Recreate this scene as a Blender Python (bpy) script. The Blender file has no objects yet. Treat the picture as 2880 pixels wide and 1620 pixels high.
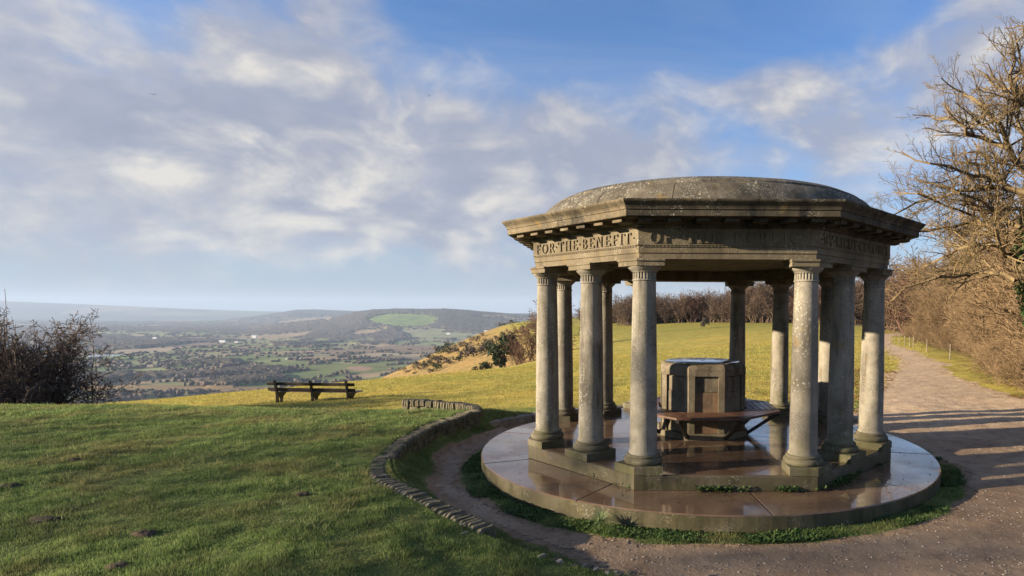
import bpy, math, random
import numpy as np
from mathutils import Matrix, Vector

# ------------------------------------------------------------------ camera, sky, sun, exposure
SC = bpy.context.scene
COL = SC.collection
CAM_Z = 1.9
PITCH, ROLL = 0.0503, 0.0059          # looking slightly down, a touch of roll
FPX, PPX, PPY = 1648.9, 1787.1, 964.6  # focal length and principal point for a 2880 x 1620 frame
cam_data = bpy.data.cameras.new('camera')
cam = bpy.data.objects.new('camera', cam_data)
COL.objects.link(cam)
SC.camera = cam
cam_data.sensor_width = 36.0
cam_data.lens = 36.0 * FPX / 2880
cam_data.shift_x = -(PPX - 1440) / 2880
cam_data.shift_y = (PPY - 810) / 2880
cam_data.clip_start = 0.05
cam_data.clip_end = 60000
_f = Vector((0, math.cos(PITCH), -math.sin(PITCH)))
_u = Vector((0, math.sin(PITCH), math.cos(PITCH)))
_r = Vector((1, 0, 0))
_r2 = _r * math.cos(ROLL) + _u * math.sin(ROLL)
_u2 = _u * math.cos(ROLL) - _r * math.sin(ROLL)
cam.matrix_world = Matrix(((_r2.x, _u2.x, -_f.x, 0), (_r2.y, _u2.y, -_f.y, 0), (_r2.z, _u2.z, -_f.z, CAM_Z), (0, 0, 0, 1)))

SUN_EL = math.radians(13.0)
SUN_AZ = (-0.972, -0.235)              # horizontal direction towards the sun (from the side, a little behind the camera)
_n = math.hypot(*SUN_AZ)
SUN = Vector((SUN_AZ[0] / _n * math.cos(SUN_EL), SUN_AZ[1] / _n * math.cos(SUN_EL), math.sin(SUN_EL)))
sl = bpy.data.lights.new('sun', 'SUN')
sl.energy = 5.0
sl.angle = math.radians(0.6)
sl.color = (1.0, 0.83, 0.60)
so = bpy.data.objects.new('sun', sl)
COL.objects.link(so)
so.location = SUN * 80
so.rotation_euler = SUN.to_track_quat('Z', 'Y').to_euler()

SC.view_settings.view_transform = 'Standard'
SC.view_settings.look = 'None'
SC.view_settings.gamma = 1.0
SC.view_settings.use_curve_mapping = False
SC.view_settings.exposure = 1.64
SC.render.engine = 'CYCLES'
SC.cycles.use_denoising = True
SC.cycles.max_bounces = 7
SC.cycles.diffuse_bounces = 3
SC.cycles.glossy_bounces = 3
SC.cycles.transparent_max_bounces = 8
SC.cycles.caustics_reflective = False
SC.cycles.caustics_refractive = False
SC.cycles.volume_bounces = 0


# ------------------------------------------------------------------ node expression helper
NT = None


def node(t, **kw):
    n = NT.nodes.new(t)
    for k, v in kw.items():
        setattr(n, k, v)
    return n


class X:
    def __init__(self, s):
        self.s = s

    def _b(self, o, op, rev=False):
        n = node('ShaderNodeMath', operation=op)
        a, b = (o, self) if rev else (self, o)
        for i, q in enumerate((a, b)):
            if isinstance(q, X):
                NT.links.new(q.s, n.inputs[i])
            else:
                n.inputs[i].default_value = q
        return X(n.outputs[0])

    def __add__(self, o): return self._b(o, 'ADD')
    def __radd__(self, o): return self._b(o, 'ADD')
    def __sub__(self, o): return self._b(o, 'SUBTRACT')
    def __rsub__(self, o): return self._b(o, 'SUBTRACT', True)
    def __mul__(self, o): return self._b(o, 'MULTIPLY')
    def __rmul__(self, o): return self._b(o, 'MULTIPLY')
    def __truediv__(self, o): return self._b(o, 'DIVIDE')
    def min(self, o): return self._b(o, 'MINIMUM')
    def max(self, o): return self._b(o, 'MAXIMUM')
    def pow(self, o): return self._b(o, 'POWER')
    def atan2(self, o): return self._b(o, 'ARCTAN2')

    def ss(self, lo, hi, a=0.0, b=1.0):
        n = node('ShaderNodeMapRange', interpolation_type='SMOOTHSTEP', clamp=True)
        NT.links.new(self.s, n.inputs['Value'])
        for k, v in (('From Min', lo), ('From Max', hi), ('To Min', a), ('To Max', b)):
            n.inputs[k].default_value = v
        return X(n.outputs[0])


def setin(n, name, v):
    s = n.inputs[name]
    if isinstance(v, X):
        NT.links.new(v.s, s)
    elif hasattr(v, 'is_output'):
        NT.links.new(v, s)
    else:
        if s.type == 'RGBA' and len(v) == 3:
            v = (*v, 1)
        s.default_value = v


def mixc(f, a, b, mode='MIX'):
    n = node('ShaderNodeMix', data_type='RGBA', blend_type=mode)
    n.clamp_factor = True
    for i, v in ((0, f), (6, a), (7, b)):
        s = n.inputs[i]
        if isinstance(v, X):
            NT.links.new(v.s, s)
        elif hasattr(v, 'is_output'):
            NT.links.new(v, s)
        elif i == 0:
            s.default_value = v
        else:
            s.default_value = (*v, 1) if len(v) == 3 else v
    return n.outputs[2]


def scaled(vec, sc, off=(0, 0, 0)):
    n = node('ShaderNodeMapping')
    NT.links.new(vec, n.inputs['Vector'])
    n.inputs['Scale'].default_value = sc if hasattr(sc, '__len__') else (sc, sc, sc)
    n.inputs['Location'].default_value = off
    return n.outputs[0]


def noise(vec, scale=1.0, detail=4, rough=0.55, dist=0.0, out=0):
    n = node('ShaderNodeTexNoise')
    NT.links.new(vec, n.inputs['Vector'])
    n.inputs['Scale'].default_value = scale
    n.inputs['Detail'].default_value = detail
    n.inputs['Roughness'].default_value = rough
    n.inputs['Distortion'].default_value = dist
    return X(n.outputs[0]) if out == 0 else n.outputs[1]


def voro(vec, scale, feature='F1', out=0):
    n = node('ShaderNodeTexVoronoi', feature=feature)
    NT.links.new(vec, n.inputs['Vector'])
    n.inputs['Scale'].default_value = scale
    return X(n.outputs[out]) if out == 0 else n.outputs[out]


def wpos():
    return node('ShaderNodeNewGeometry').outputs['Position']


def sepxyz(v):
    n = node('ShaderNodeSeparateXYZ')
    NT.links.new(v, n.inputs[0])
    return X(n.outputs[0]), X(n.outputs[1]), X(n.outputs[2])


def comb(x, y, z):
    n = node('ShaderNodeCombineXYZ')
    for i, v in enumerate((x, y, z)):
        if isinstance(v, X):
            NT.links.new(v.s, n.inputs[i])
        else:
            n.inputs[i].default_value = v
    return n.outputs[0]


def attr(name, out='Color'):
    return node('ShaderNodeAttribute', attribute_name=name).outputs[out]


def bump(h, dist=0.01, strength=0.6):
    n = node('ShaderNodeBump')
    n.inputs['Strength'].default_value = strength
    n.inputs['Distance'].default_value = dist
    NT.links.new(h.s, n.inputs['Height'])
    return n.outputs[0]


def mat(name):
    global NT
    m = bpy.data.materials.new(name)
    m.use_nodes = True
    NT = m.node_tree
    b = NT.nodes['Principled BSDF']
    b.inputs['Specular IOR Level'].default_value = 0.3
    return m, b


# ------------------------------------------------------------------ sky: Nishita with drifting cloud
world = bpy.data.worlds.new('World')
SC.world = world
world.use_nodes = True
NT = world.node_tree
NT.nodes.clear()
sky = node('ShaderNodeTexSky', sky_type='NISHITA')
sky.sun_disc = False
sky.sun_elevation = SUN_EL
sky.sun_rotation = math.atan2(SUN.x, SUN.y)
sky.altitude = 230
sky.air_density = 1.0
sky.dust_density = 0.6
sky.ozone_density = 2.2
SKY_STRENGTH = 0.063
gen = node('ShaderNodeTexCoord').outputs['Generated']
dx, dy, dz = sepxyz(gen)
az = dx.atan2(dy)                                    # 0 straight ahead, negative to the side of the sun
el = dz.max(0.0)
inv = 1.0 / 1.0
den = el + 0.10
px_, py_ = dx / den, dy / den
pl = comb(px_, py_, 0.0)


def cloud_field(off):
    big = noise(scaled(gen, (2.2, 2.2, 3.9), (off[0], off[1], 1.3 + off[2])), 1.15, 2, 0.5, 0.35)
    mid = noise(scaled(gen, (2.6, 2.6, 4.4), (4.0 + off[0], off[1], off[2])), 2.6, 9, 0.56, 0.45)
    return big * 0.55 + mid * 0.52


def lump(a0, e0, wa, we, s):
    qa = (az - a0) / wa
    qe = (el - e0) / we
    return ((qa * qa + qe * qe) * -1.0).ss(-1.0, 0.0) * s


f0 = cloud_field((0.0, 0.0, 0.0))
f1 = cloud_field((0.075, 0.02, -0.10))           # a step towards the sun and up: lit edges
# where the photograph's cloud banks and clear blue lie (azimuth and height in the sky)
bias = (lump(-0.52, 0.42, 0.17, 0.22, 0.20) + lump(-0.34, 0.24, 0.50, 0.15, 0.14) + lump(-0.85, 0.28, 0.42, 0.13, 0.13) \
    + lump(-0.13, 0.26, 0.30, 0.13, 0.15) + lump(0.14, 0.30, 0.36, 0.13, 0.11) + lump(0.60, 0.42, 0.22, 0.22, 0.12) \
    + lump(-0.75, 0.13, 0.60, 0.15, 0.11) + lump(-0.20, 0.12, 0.45, 0.09, 0.09) + lump(-0.85, 0.17, 0.65, 0.17, 0.13) - lump(0.10, 0.50, 0.55, 0.17, 0.26) - lump(-0.72, 0.42, 0.16, 0.09, 0.12) - lump(-0.30, 0.47, 0.13, 0.10, 0.14)) * 0.78
dens = f0 + bias
cover = dens.ss(0.485, 0.72)
wisp = noise(comb(px_ * 0.5 + py_ * 0.3, py_ * 1.6 - px_ * 0.5, 2.0), 1.3, 8, 0.62, 0.5).ss(0.36, 0.72, 0.0, 0.62)
sunny = az.ss(-1.5, 0.1, 0.55, 0.0)                # cloud whitens towards the sun
fine_ = noise(scaled(gen, (3.0, 3.0, 6.0), (1, 7, 2)), 5.5, 6, 0.6, 0.2)
lit = ((f0 - f1).ss(-0.055, 0.15) * 0.95 + sunny * 0.55 + (fine_ - 0.5) * 0.75).max(0.0).min(1.0)
thick = dens.ss(0.62, 0.90)
lowhaze = el.ss(0.0, 0.42, 1.0, 0.0)
shade_c, lit_c = (1.85, 2.00, 2.55), (4.3, 4.0, 3.5)
ccol = mixc(lit * 0.95 + 0.03, shade_c, lit_c)
ccol = mixc(thick * (1.0 - lit) * 0.6, ccol, (1.55, 1.65, 2.05))
blue = mixc(1.0, sky.outputs[0], (0.56, 0.82, 1.15), 'MULTIPLY')
base_sky = mixc(lowhaze * 0.7, blue, (1.95, 2.32, 2.80))
s1 = mixc(wisp * (el.ss(0.05, 0.5, 1.0, 0.30)), base_sky, (2.3, 2.6, 3.4))
s2 = mixc(cover * 0.88, s1, ccol)
s3 = mixc(el.ss(0.0, 0.10, 0.8, 0.0), s2, (1.60, 1.92, 2.28))
bg = node('ShaderNodeBackground')
bg.inputs[1].default_value = SKY_STRENGTH
NT.links.new(s3, bg.inputs[0])
wo = node('ShaderNodeOutputWorld')
NT.links.new(bg.outputs[0], wo.inputs[0])


# ------------------------------------------------------------------ mesh helpers
def np_mesh(name, V, F, m=None, smooth=False, attrs=None):
    V = np.asarray(V, np.float32)
    F = np.asarray(F, np.int32)
    me = bpy.data.meshes.new(name)
    k = F.shape[1]
    me.vertices.add(len(V))
    me.vertices.foreach_set('co', V.ravel())
    me.loops.add(F.size)
    me.loops.foreach_set('vertex_index', F.ravel())
    me.polygons.add(len(F))
    me.polygons.foreach_set('loop_start', np.arange(0, F.size, k, dtype=np.int32))
    if smooth:
        me.polygons.foreach_set('use_smooth', np.ones(len(F), bool))
    me.update(calc_edges=True)
    for n_, a in (attrs or {}).items():
        a = np.asarray(a, np.float32)
        if a.ndim == 2:
            at_ = me.attributes.new(n_, 'FLOAT_COLOR', 'POINT')
            if a.shape[1] == 3:
                a = np.concatenate([a, np.ones((len(a), 1), np.float32)], 1)
            at_.data.foreach_set('color', a.ravel())
        else:
            at_ = me.attributes.new(n_, 'FLOAT', 'POINT')
            at_.data.foreach_set('value', a)
    if m:
        me.materials.append(m)
    return me


def py_mesh(name, V, F, m=None, smooth=False):
    me = bpy.data.meshes.new(name)
    me.from_pydata([tuple(v) for v in V], [], F)
    if smooth:
        me.polygons.foreach_set('use_smooth', np.ones(len(me.polygons), bool))
    if m:
        me.materials.append(m)
    me.update()
    return me


def link(name, me, parent=None, loc=None, rotz=0.0, label=None, cat=None, group=None, kind=None):
    o = bpy.data.objects.new(name, me)
    COL.objects.link(o)
    if parent is not None:
        o.parent = parent
    if loc is not None:
        o.location = loc
    if rotz:
        o.rotation_euler = (0, 0, rotz)
    if label:
        o['label'] = label
    if cat:
        o['category'] = cat
    if group:
        o['group'] = group
    if kind:
        o['kind'] = kind
    return o


def box_vf(x0, x1, y0, y1, z0, z1, b=0.0):
    """box, optionally with chamfered vertical and top edges"""
    if b <= 0:
        V = [(x, y, z) for z in (z0, z1) for x, y in ((x0, y0), (x1, y0), (x1, y1), (x0, y1))]
        return V, [(3, 2, 1, 0), (4, 5, 6, 7), (0, 1, 5, 4), (1, 2, 6, 5), (2, 3, 7, 6), (3, 0, 4, 7)]
    P = [(x0 + b, y0), (x1 - b, y0), (x1, y0 + b), (x1, y1 - b), (x1 - b, y1), (x0 + b, y1), (x0, y1 - b), (x0, y0 + b)]
    cx, cy = (x0 + x1) / 2, (y0 + y1) / 2
    kx, ky = 1 - 2 * b / max(x1 - x0, 1e-6), 1 - 2 * b / max(y1 - y0, 1e-6)
    V = [(x, y, z0) for x, y in P] + [(x, y, z1 - b) for x, y in P] + [(cx + (x - cx) * kx, cy + (y - cy) * ky, z1) for x, y in P]
    F = [tuple(range(7, -1, -1)), tuple(range(16, 24))]
    for l in (0, 8):
        for i in range(8):
            j = (i + 1) % 8
            F.append((l + i, l + j, l + 8 + j, l + 8 + i))
    return V, F


def join_vf(parts):
    V, F = [], []
    for v, f in parts:
        o = len(V)
        V += list(v)
        F += [tuple(i + o for i in q) for q in f]
    return V, F


def xf(vf, loc=(0, 0, 0), rotz=0.0, M=None):
    v, f = vf
    if M is None:
        M = Matrix.Translation(loc) @ Matrix.Rotation(rotz, 4, 'Z')
    return [tuple(M @ Vector(p)) for p in v], f


def lathe_vf(profile, n=32, cap=True, star=None):
    """profile of (r, z) from bottom to top"""
    V, F = [], []
    for i, (r, z) in enumerate(profile):
        for k in range(n):
            a = 2 * math.pi * k / n
            rr = r if star is None else star(i, k, r)
            V.append((rr * math.cos(a), rr * math.sin(a), z))
    for i in range(len(profile) - 1):
        for k in range(n):
            j = (k + 1) % n
            F.append((i * n + k, i * n + j, (i + 1) * n + j, (i + 1) * n + k))
    if cap:
        F.append(tuple(range(n - 1, -1, -1)))
        o = (len(profile) - 1) * n
        F.append(tuple(range(o, o + n)))
    return V, F


def prism_vf(poly, z0, z1, b=0.0):
    """vertical prism over a polygon; top edge chamfered by b"""
    n = len(poly)
    cx = sum(p[0] for p in poly) / n
    cy = sum(p[1] for p in poly) / n
    V = [(x, y, z0) for x, y in poly] + [(x, y, z1 - b) for x, y in poly]
    F = [tuple(range(n - 1, -1, -1))]
    lv = 1
    if b > 0:
        for x, y in poly:
            d = math.hypot(x - cx, y - cy) or 1
            V.append((x - (x - cx) / d * b * 1.2, y - (y - cy) / d * b * 1.2, z1))
        lv = 2
    for l in range(lv):
        for i in range(n):
            j = (i + 1) % n
            F.append((l * n + i, l * n + j, (l + 1) * n + j, (l + 1) * n + i))
    F.append(tuple(range(lv * n, lv * n + n)))
    return V, F


# value noise on a lattice, vectorised
def vnoise(x, y, seed=0):
    xi, yi = np.floor(x).astype(np.int64), np.floor(y).astype(np.int64)
    xf_, yf_ = x - xi, y - yi
    u, v = xf_ * xf_ * (3 - 2 * xf_), yf_ * yf_ * (3 - 2 * yf_)

    def h(a, b):
        n_ = (a * 374761393 + b * 668265263 + seed * 1442695041) & 0xFFFFFFFF
        n_ = ((n_ ^ (n_ >> 13)) * 1274126177) & 0xFFFFFFFF
        return ((n_ ^ (n_ >> 16)) & 0xFFFF) / 65535.0
    return (h(xi, yi) * (1 - u) + h(xi + 1, yi) * u) * (1 - v) + (h(xi, yi + 1) * (1 - u) + h(xi + 1, yi + 1) * u) * v


def fbm(x, y, scale=1.0, octv=4, seed=0):
    s, a, t = 0.0, 1.0, 0.0
    for i in range(octv):
        s = s + a * vnoise(x * scale + 17.3 * i, y * scale - 9.1 * i, seed + i)
        t += a
        a *= 0.5
        scale *= 2.03
    return s / t - 0.5


def smooth(a, b, x):
    t = np.clip((x - a) / (b - a), 0, 1)
    return t * t * (3 - 2 * t)


# ------------------------------------------------------------------ terrain
CX, CY = 1.073, 9.384       # pavilion centre
RING = 4.6                  # stone ring round it
GZ = -0.30                  # level of the trodden ground round the pavilion
EDGE = np.array([(-140, -60), (-75, -8), (-45, 18), (-27, 31), (-19.6, 41), (-9.5, 54), (-5, 80), (-2, 115), (-5, 142), (-20, 172), (-25, 190),
                 (-17, 222), (-24, 258), (-56, 305), (-64, 332), (-55, 375), (-20, 450), (60, 560), (200, 700), (600, 900)], float)
_gt = np.array([(-200, -0.3), (-40, -0.3), (-30, -0.52), (-19, -1.2), (-8, -2.1), (0, -2.9), (8, -4.3), (16, -7), (30, -12.5), (60, -26), (120, -56), (250, -110),
                (400, -150), (900, -165), (3000, -170)], float)
_ge = np.arange(-200, 3000, 0.5)
_gz = np.interp(_ge, _gt[:, 0], _gt[:, 1])
_k = np.exp(-0.5 * (np.arange(-16, 17) / 7.0) ** 2)
_gz = np.convolve(np.pad(_gz, 16, mode='edge'), _k / _k.sum(), 'valid')


def edge_dist(x, y):
    best = np.full(x.shape, 1e18)
    sg = np.zeros(x.shape)
    for (ax, ay), (bx, by) in zip(EDGE[:-1], EDGE[1:]):
        ux, uy = bx - ax, by - ay
        t = np.clip(((x - ax) * ux + (y - ay) * uy) / (ux * ux + uy * uy), 0, 1)
        qx, qy = x - ax - t * ux, y - ay - t * uy
        d = qx * qx + qy * qy
        s = np.sign(ux * (y - ay) - uy * (x - ax))
        w = d < best - 1e-9
        best = np.where(w, d, best)
        sg = np.where(w, s, sg)
    return np.sqrt(best) * sg


def H(x, y, fine=True):
    x = np.asarray(x, float)
    y = np.asarray(y, float)
    e = edge_dist(x, y)
    z = np.interp(e, _ge, _gz)
    r = np.hypot(x - CX, y - CY)
    # grass bank on the view side of the ring
    zm = -0.03 - 0.010 * np.clip(-x - 4, 0, 30) + 0.05 * fbm(x, y, 0.23, 2, 5)
    m = smooth(0.6, -3.1, x) * (1 - smooth(11.0, 15.5, y - 0.10 * (-x - 4) + 0.5 * fbm(x, y, 0.3, 2, 9)))
    m = m * (1 - smooth(-22, -34, x)) * smooth(RING - 0.06, RING + 0.06, r)
    z = z * (1 - m) + zm * m
    ph = np.degrees(np.arctan2(y - CY, x - CX)) % 360
    bank = smooth(138, 158, ph) * (1 - smooth(214, 244, ph))
    z = z + 0.20 * bank * smooth(4.0, 4.5, r) * (r < RING)
    if fine:
        far = smooth(14, 200, np.hypot(x, y))
        lawn = smooth(RING - 0.3, RING + 0.5, r)
        z = z + lawn * (0.10 * fbm(x, y, 0.55, 3, 2) * (1 - far) + 0.035 * fbm(x, y, 2.6, 3, 3) * (1 - smooth(10, 40, y)))
        z = z + smooth(4, 60, e) * (3.5 * fbm(x, y, 0.03, 3, 21))
    return z


def Hs(x, y):
    return float(H(np.array([float(x)]), np.array([float(y)]))[0])


PATH = np.array([(0.25, 4.95), (0.7, 3), (1.2, -8), (14, -8), (11.6, 8), (10.5, 15.7), (12.0, 22.3), (14.3, 26.8), (18.4, 38.2), (21.2, 48), (27, 62), (36, 76),
                 (34.6, 77), (25.4, 63), (19.7, 47.5), (17.5, 40.8), (12.6, 27.7), (8.6, 20.2), (6.2, 15.5), (4.4, 12.3), (3.0, 10.0), (2.0, 7)], float)


def path_sd(x, y):
    """signed distance, positive inside the trodden path"""
    ins = np.zeros(x.shape, bool)
    best = np.full(x.shape, 1e18)
    n = len(PATH)
    for i in range(n):
        ax, ay = PATH[i]
        bx, by = PATH[(i + 1) % n]
        ux, uy = bx - ax, by - ay
        t = np.clip(((x - ax) * ux + (y - ay) * uy) / (ux * ux + uy * uy), 0, 1)
        d = (x - ax - t * ux) ** 2 + (y - ay - t * uy) ** 2
        best = np.minimum(best, d)
        c = ((ay > y) != (by > y)) & (x < (bx - ax) * (y - ay) / (by - ay + 1e-12) + ax)
        ins ^= c
    return np.sqrt(best) * np.where(ins, 1, -1)


def dirt(x, y):
    """0 turf .. 1 bare earth"""
    r = np.hypot(x - CX, y - CY)
    ph = np.degrees(np.arctan2(y - CY, x - CX)) % 360
    sd = path_sd(x, y)
    nz = fbm(x, y, 1.3, 4, 31)
    wob = np.clip(0.9 + 0.02 * np.hypot(x, y), 1, 2.2)
    outer = smooth(-0.22, 0.22, sd + nz * wob * 0.9) * (r > RING - 0.15)
    # trodden ring between the slab and the stone ring, with turf against slab and wall on the bank side
    bank = smooth(140, 165, ph) * (1 - smooth(238, 262, ph))
    front = smooth(225, 250, ph) * (1 - smooth(345, 358, ph)) + (ph < 5)
    lo = 3.50 + 0.22 * np.clip(bank + front, 0, 1)
    hi = RING + 0.1 - 0.48 * bank
    w = nz * 0.40
    inner = smooth(lo - 0.10, lo + 0.12, r + w) * (1 - smooth(hi - 0.13, hi + 0.13, r + w))
    inner = inner * (r < RING + 0.1)
    return np.clip(np.where(r < RING, inner, outer), 0, 1)


def graded(a, b, c0, c1, h0, growth, hmax):
    """coordinates a..b with spacing h0 between c0 and c1, growing outwards"""
    mid = list(np.arange(c0, c1 + 1e-6, h0))
    hi, lo = [], []
    h, v = h0, mid[-1]
    while v < b:
        h = min(h * growth, hmax)
        v += h
        hi.append(v)
    h, v = h0, mid[0]
    while v > a:
        h = min(h * growth, hmax)
        v -= h
        lo.append(v)
    return np.array(lo[::-1] + mid + hi)


def grid_faces(nx, ny):
    i = np.arange(ny - 1)[:, None] * nx + np.arange(nx - 1)[None, :]
    i = i.ravel()
    return np.stack([i, i + 1, i + nx + 1, i + nx], 1)


# ---- shared earth and turf colour recipes
def earth_color(p):
    _, yy_, _ = sepxyz(p)
    c = mixc(noise(p, 0.55, 4, 0.6).ss(0.3, 0.7), (0.225, 0.150, 0.092), (0.32, 0.230, 0.148))
    dry = (yy_ + (noise(p, 0.6, 3) - 0.5) * 4.0).ss(10.0, 13.5)          # dry gravel beyond, wet mud round the pavilion
    c = mixc(dry, c, mixc(noise(p, 2.6, 4, 0.65).ss(0.3, 0.7), (0.41, 0.285, 0.175), (0.56, 0.42, 0.275)))
    c = mixc(noise(p, 5.0, 5, 0.65).ss(0.42, 0.75), c, mixc(1.0, c, (0.62, 0.60, 0.60), 'MULTIPLY'))
    c = mixc(noise(scaled(p, 1.0, (5, 3, 0)), 42.0, 3, 0.7).ss(0.55, 0.8), c, (0.38, 0.29, 0.21))
    c = mixc(voro(p, 55.0).ss(0.30, 0.12) * noise(p, 3.0, 2).ss(0.45, 0.7), c, (0.42, 0.35, 0.28))
    return c


def earth_height(p):
    return noise(p, 26, 5, 0.7) * 0.6 + noise(p, 4, 3, 0.6) * 1.2


m_ground, b = mat('turf and earth')
p = wpos()
tint = attr('tint')
g = mixc(noise(p, 1.1, 4, 0.6).ss(0.32, 0.68), (0.62, 0.66, 0.6), (1.15, 1.12, 1.1))
g = mixc(1.0, tint, g, 'MULTIPLY')
g = mixc(noise(p, 9.0, 5, 0.7).ss(0.45, 0.78), g, mixc(1.0, g, (0.55, 0.5, 0.5), 'MULTIPLY'))
g = mixc(noise(scaled(p, (0.25, 1.0, 1.0), (3, 1, 0)), 0.22, 4, 0.6).ss(0.45, 0.62) * 0.55, g, mixc(1.0, g, (0.66, 0.82, 0.75), 'MULTIPLY'))
g = mixc(noise(scaled(p, (0.4, 1.0, 1.0)), 0.35, 3, 0.5).ss(0.5, 0.75) * 0.6, g, mixc(1.0, g, (1.25, 1.02, 0.8), 'MULTIPLY'))
dd = X(attr('dirt', 'Fac'))
edge = (dd + (noise(p, 7.0, 4, 0.7) - 0.5) * 0.7).ss(0.35, 0.6)
setin(b, 'Base Color', mixc(edge, g, earth_color(p)))
setin(b, 'Roughness', 0.95)
setin(b, 'Specular IOR Level', 0.1)
setin(b, 'Normal', bump(noise(p, 16, 5, 0.7) * 1.0 + noise(p, 3.2, 3) * 1.5, 0.05, 0.75))

m_earth, b = mat('trodden earth')
p = wpos()
setin(b, 'Base Color', earth_color(p))
setin(b, 'Roughness', noise(p, 1.7, 3).ss(0.35, 0.65, 0.62, 0.95))
setin(b, 'Specular IOR Level', 0.28)
setin(b, 'Normal', bump(earth_height(p), 0.022, 0.8))

xs = graded(-150, 130, -14.5, 10.5, 0.16, 1.07, 7.0)
ys = graded(-60, 640, 3.2, 22.0, 0.16, 1.045, 7.0)
gx, gy = np.meshgrid(xs, ys)
gx, gy = gx.ravel(), gy.ravel()
gz = H(gx, gy)
gd = dirt(gx, gy)
ge = edge_dist(gx, gy)
gr = np.hypot(gx - CX, gy - CY)
lawn_c = np.array([0.135, 0.165, 0.052])
mead_c = np.array([0.40, 0.325, 0.080])
scar_c = np.array([0.30, 0.205, 0.085])
wood_c = np.array([0.11, 0.075, 0.045])
t_m = smooth(12.5, 17.5, gy + 0.12 * gx + 3 * fbm(gx, gy, 0.35, 3, 40))[:, None]
t_s = (smooth(3, 22, ge + 14 * fbm(gx, gy, 0.05, 3, 41)) * (gy > 60))[:, None]
cc = lawn_c * (1 - t_m) + mead_c * t_m
far_green = smooth(70, 140, gy)[:, None] * (1 - t_s)
cc = cc * (1 - 0.45 * far_green) + np.array([0.15, 0.165, 0.035]) * 0.45 * far_green
cc = cc * (1 - t_s) + scar_c * t_s
hedge_sd = (gx - np.interp(gy, [-20, 10, 18, 33, 54, 80, 110, 140], [13.5, 11.6, 12.4, 18.9, 25.0, 36, 44, 46]))
t_w = (smooth(-1.0, 1.4, hedge_sd + 2.0 * fbm(gx, gy, 0.7, 3, 42)))[:, None]
t_l = (smooth(0.3, 0.75, 1 - np.abs(path_sd(gx, gy) + 1.3) / 3.0 + fbm(gx, gy, 0.9, 4, 43) * 1.5) * (gy > 10.5) * (gy < 30) * (gx < 11))[:, None]
cc = cc * (1 - 0.55 * t_l) + np.array([0.19, 0.115, 0.05]) * 0.55 * t_l
cc = cc * (1 - t_w) + wood_c * t_w
ground = link('ground', np_mesh('ground', np.stack([gx, gy, gz], 1), grid_faces(len(xs), len(ys)), m_ground, True, {'tint': cc, 'dirt': gd}), kind='structure')


def path_sheet(x0, x1, y0, y1, h):
    ax, ay = np.arange(x0, x1, h), np.arange(y0, y1, h)
    qx, qy = np.meshgrid(ax, ay)
    qx, qy = qx.ravel(), qy.ravel()
    F = grid_faces(len(ax), len(ay))
    keep = dirt(qx, qy) > 0.82
    inside = np.hypot(qx - CX, qy - CY) > 3.36
    F = F[(keep & inside)[F].all(1)]
    z = H(qx, qy) + 0.006 + 0.004 * fbm(qx, qy, 3.0, 3, 77)
    return np.stack([qx, qy, z], 1), F


va, fa = path_sheet(-3.8, 13.0, 2.6, 16.0, 0.085)
vb, fb = path_sheet(4.0, 37.0, 15.96, 78, 0.32)
link('path', np_mesh('path', np.concatenate([va, vb]), np.concatenate([fa, fb + len(va)]), m_earth, True), kind='structure')

# ------------------------------------------------------------------ the valley and its far ridges


def ray(px, py):
    """direction (x, z per metre of depth) of a point given in 2576-wide picture units: used to survey the far ridges"""
    a, b_ = px * 2880 / 2576 - PPX, py * 2880 / 2576 - PPY
    cr, sr = math.cos(ROLL), math.sin(ROLL)
    u, v = cr * a + sr * b_, -sr * a + cr * b_
    c, s = math.cos(PITCH), math.sin(PITCH)
    d = (u / FPX, c - v / FPX * s, -s - v / FPX * c)
    return d[0] / d[1], d[2] / d[1]


def ridge_table(pts, D):
    a, z = [], []
    for q in pts:
        rx, rz = ray(*q)
        a.append(rx)
        z.append(CAM_Z + rz * D)
    return np.array(a), np.array(z)


RA = ridge_table([(-200, 830), (600, 830), (700, 816), (800, 806), (850, 799), (900, 786), (940, 781), (1000, 779), (1060, 780), (1120, 779), (1180, 783), (1260, 790), (1340, 796), (1600, 802), (2600, 810)], 5200)
RB = ridge_table([(-200, 815), (560, 805), (640, 795), (700, 786), (745, 779), (790, 778), (860, 781), (950, 784), (1200, 788), (2600, 790)], 8500)
RC = ridge_table([(-400, 750), (0, 757), (150, 763), (300, 769), (450, 776), (600, 781), (750, 785), (1000, 787), (1400, 790), (2700, 790)], 12000)
VALLEY_Z = -150.0


def HV(x, y):
    a = x / np.maximum(y, 1)
    d = y
    z = VALLEY_Z + 16 * fbm(x, y, 0.0016, 3, 60) + 26 * fbm(x, y, 0.0006, 2, 61) + 3 * fbm(x, y, 0.008, 2, 62)
    for (ta, tz), D, wf, wb in ((RA, 5200, 1700, 1500), (RB, 8500, 2200, 1400), (RC, 12000, 2300, 2500)):
        top = np.interp(a, ta, tz)
        h = np.where(d < D, smooth(D - wf, D, d), 1 - smooth(D, D + wb, d))
        z = np.maximum(z, z + (top - z) * h + 9 * fbm(x, y, 0.004, 3, 66) * h * (1 - h) * 4)
    return z


rng = np.random.default_rng(11)
na, nd = 620, 300
A = np.tan(np.linspace(math.atan(-1.35), math.atan(0.9), na))
D = np.exp(np.linspace(math.log(420), math.log(14400), nd))
av, dv = np.meshgrid(A, D)
vx, vy = (av * dv).ravel(), dv.ravel()
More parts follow.
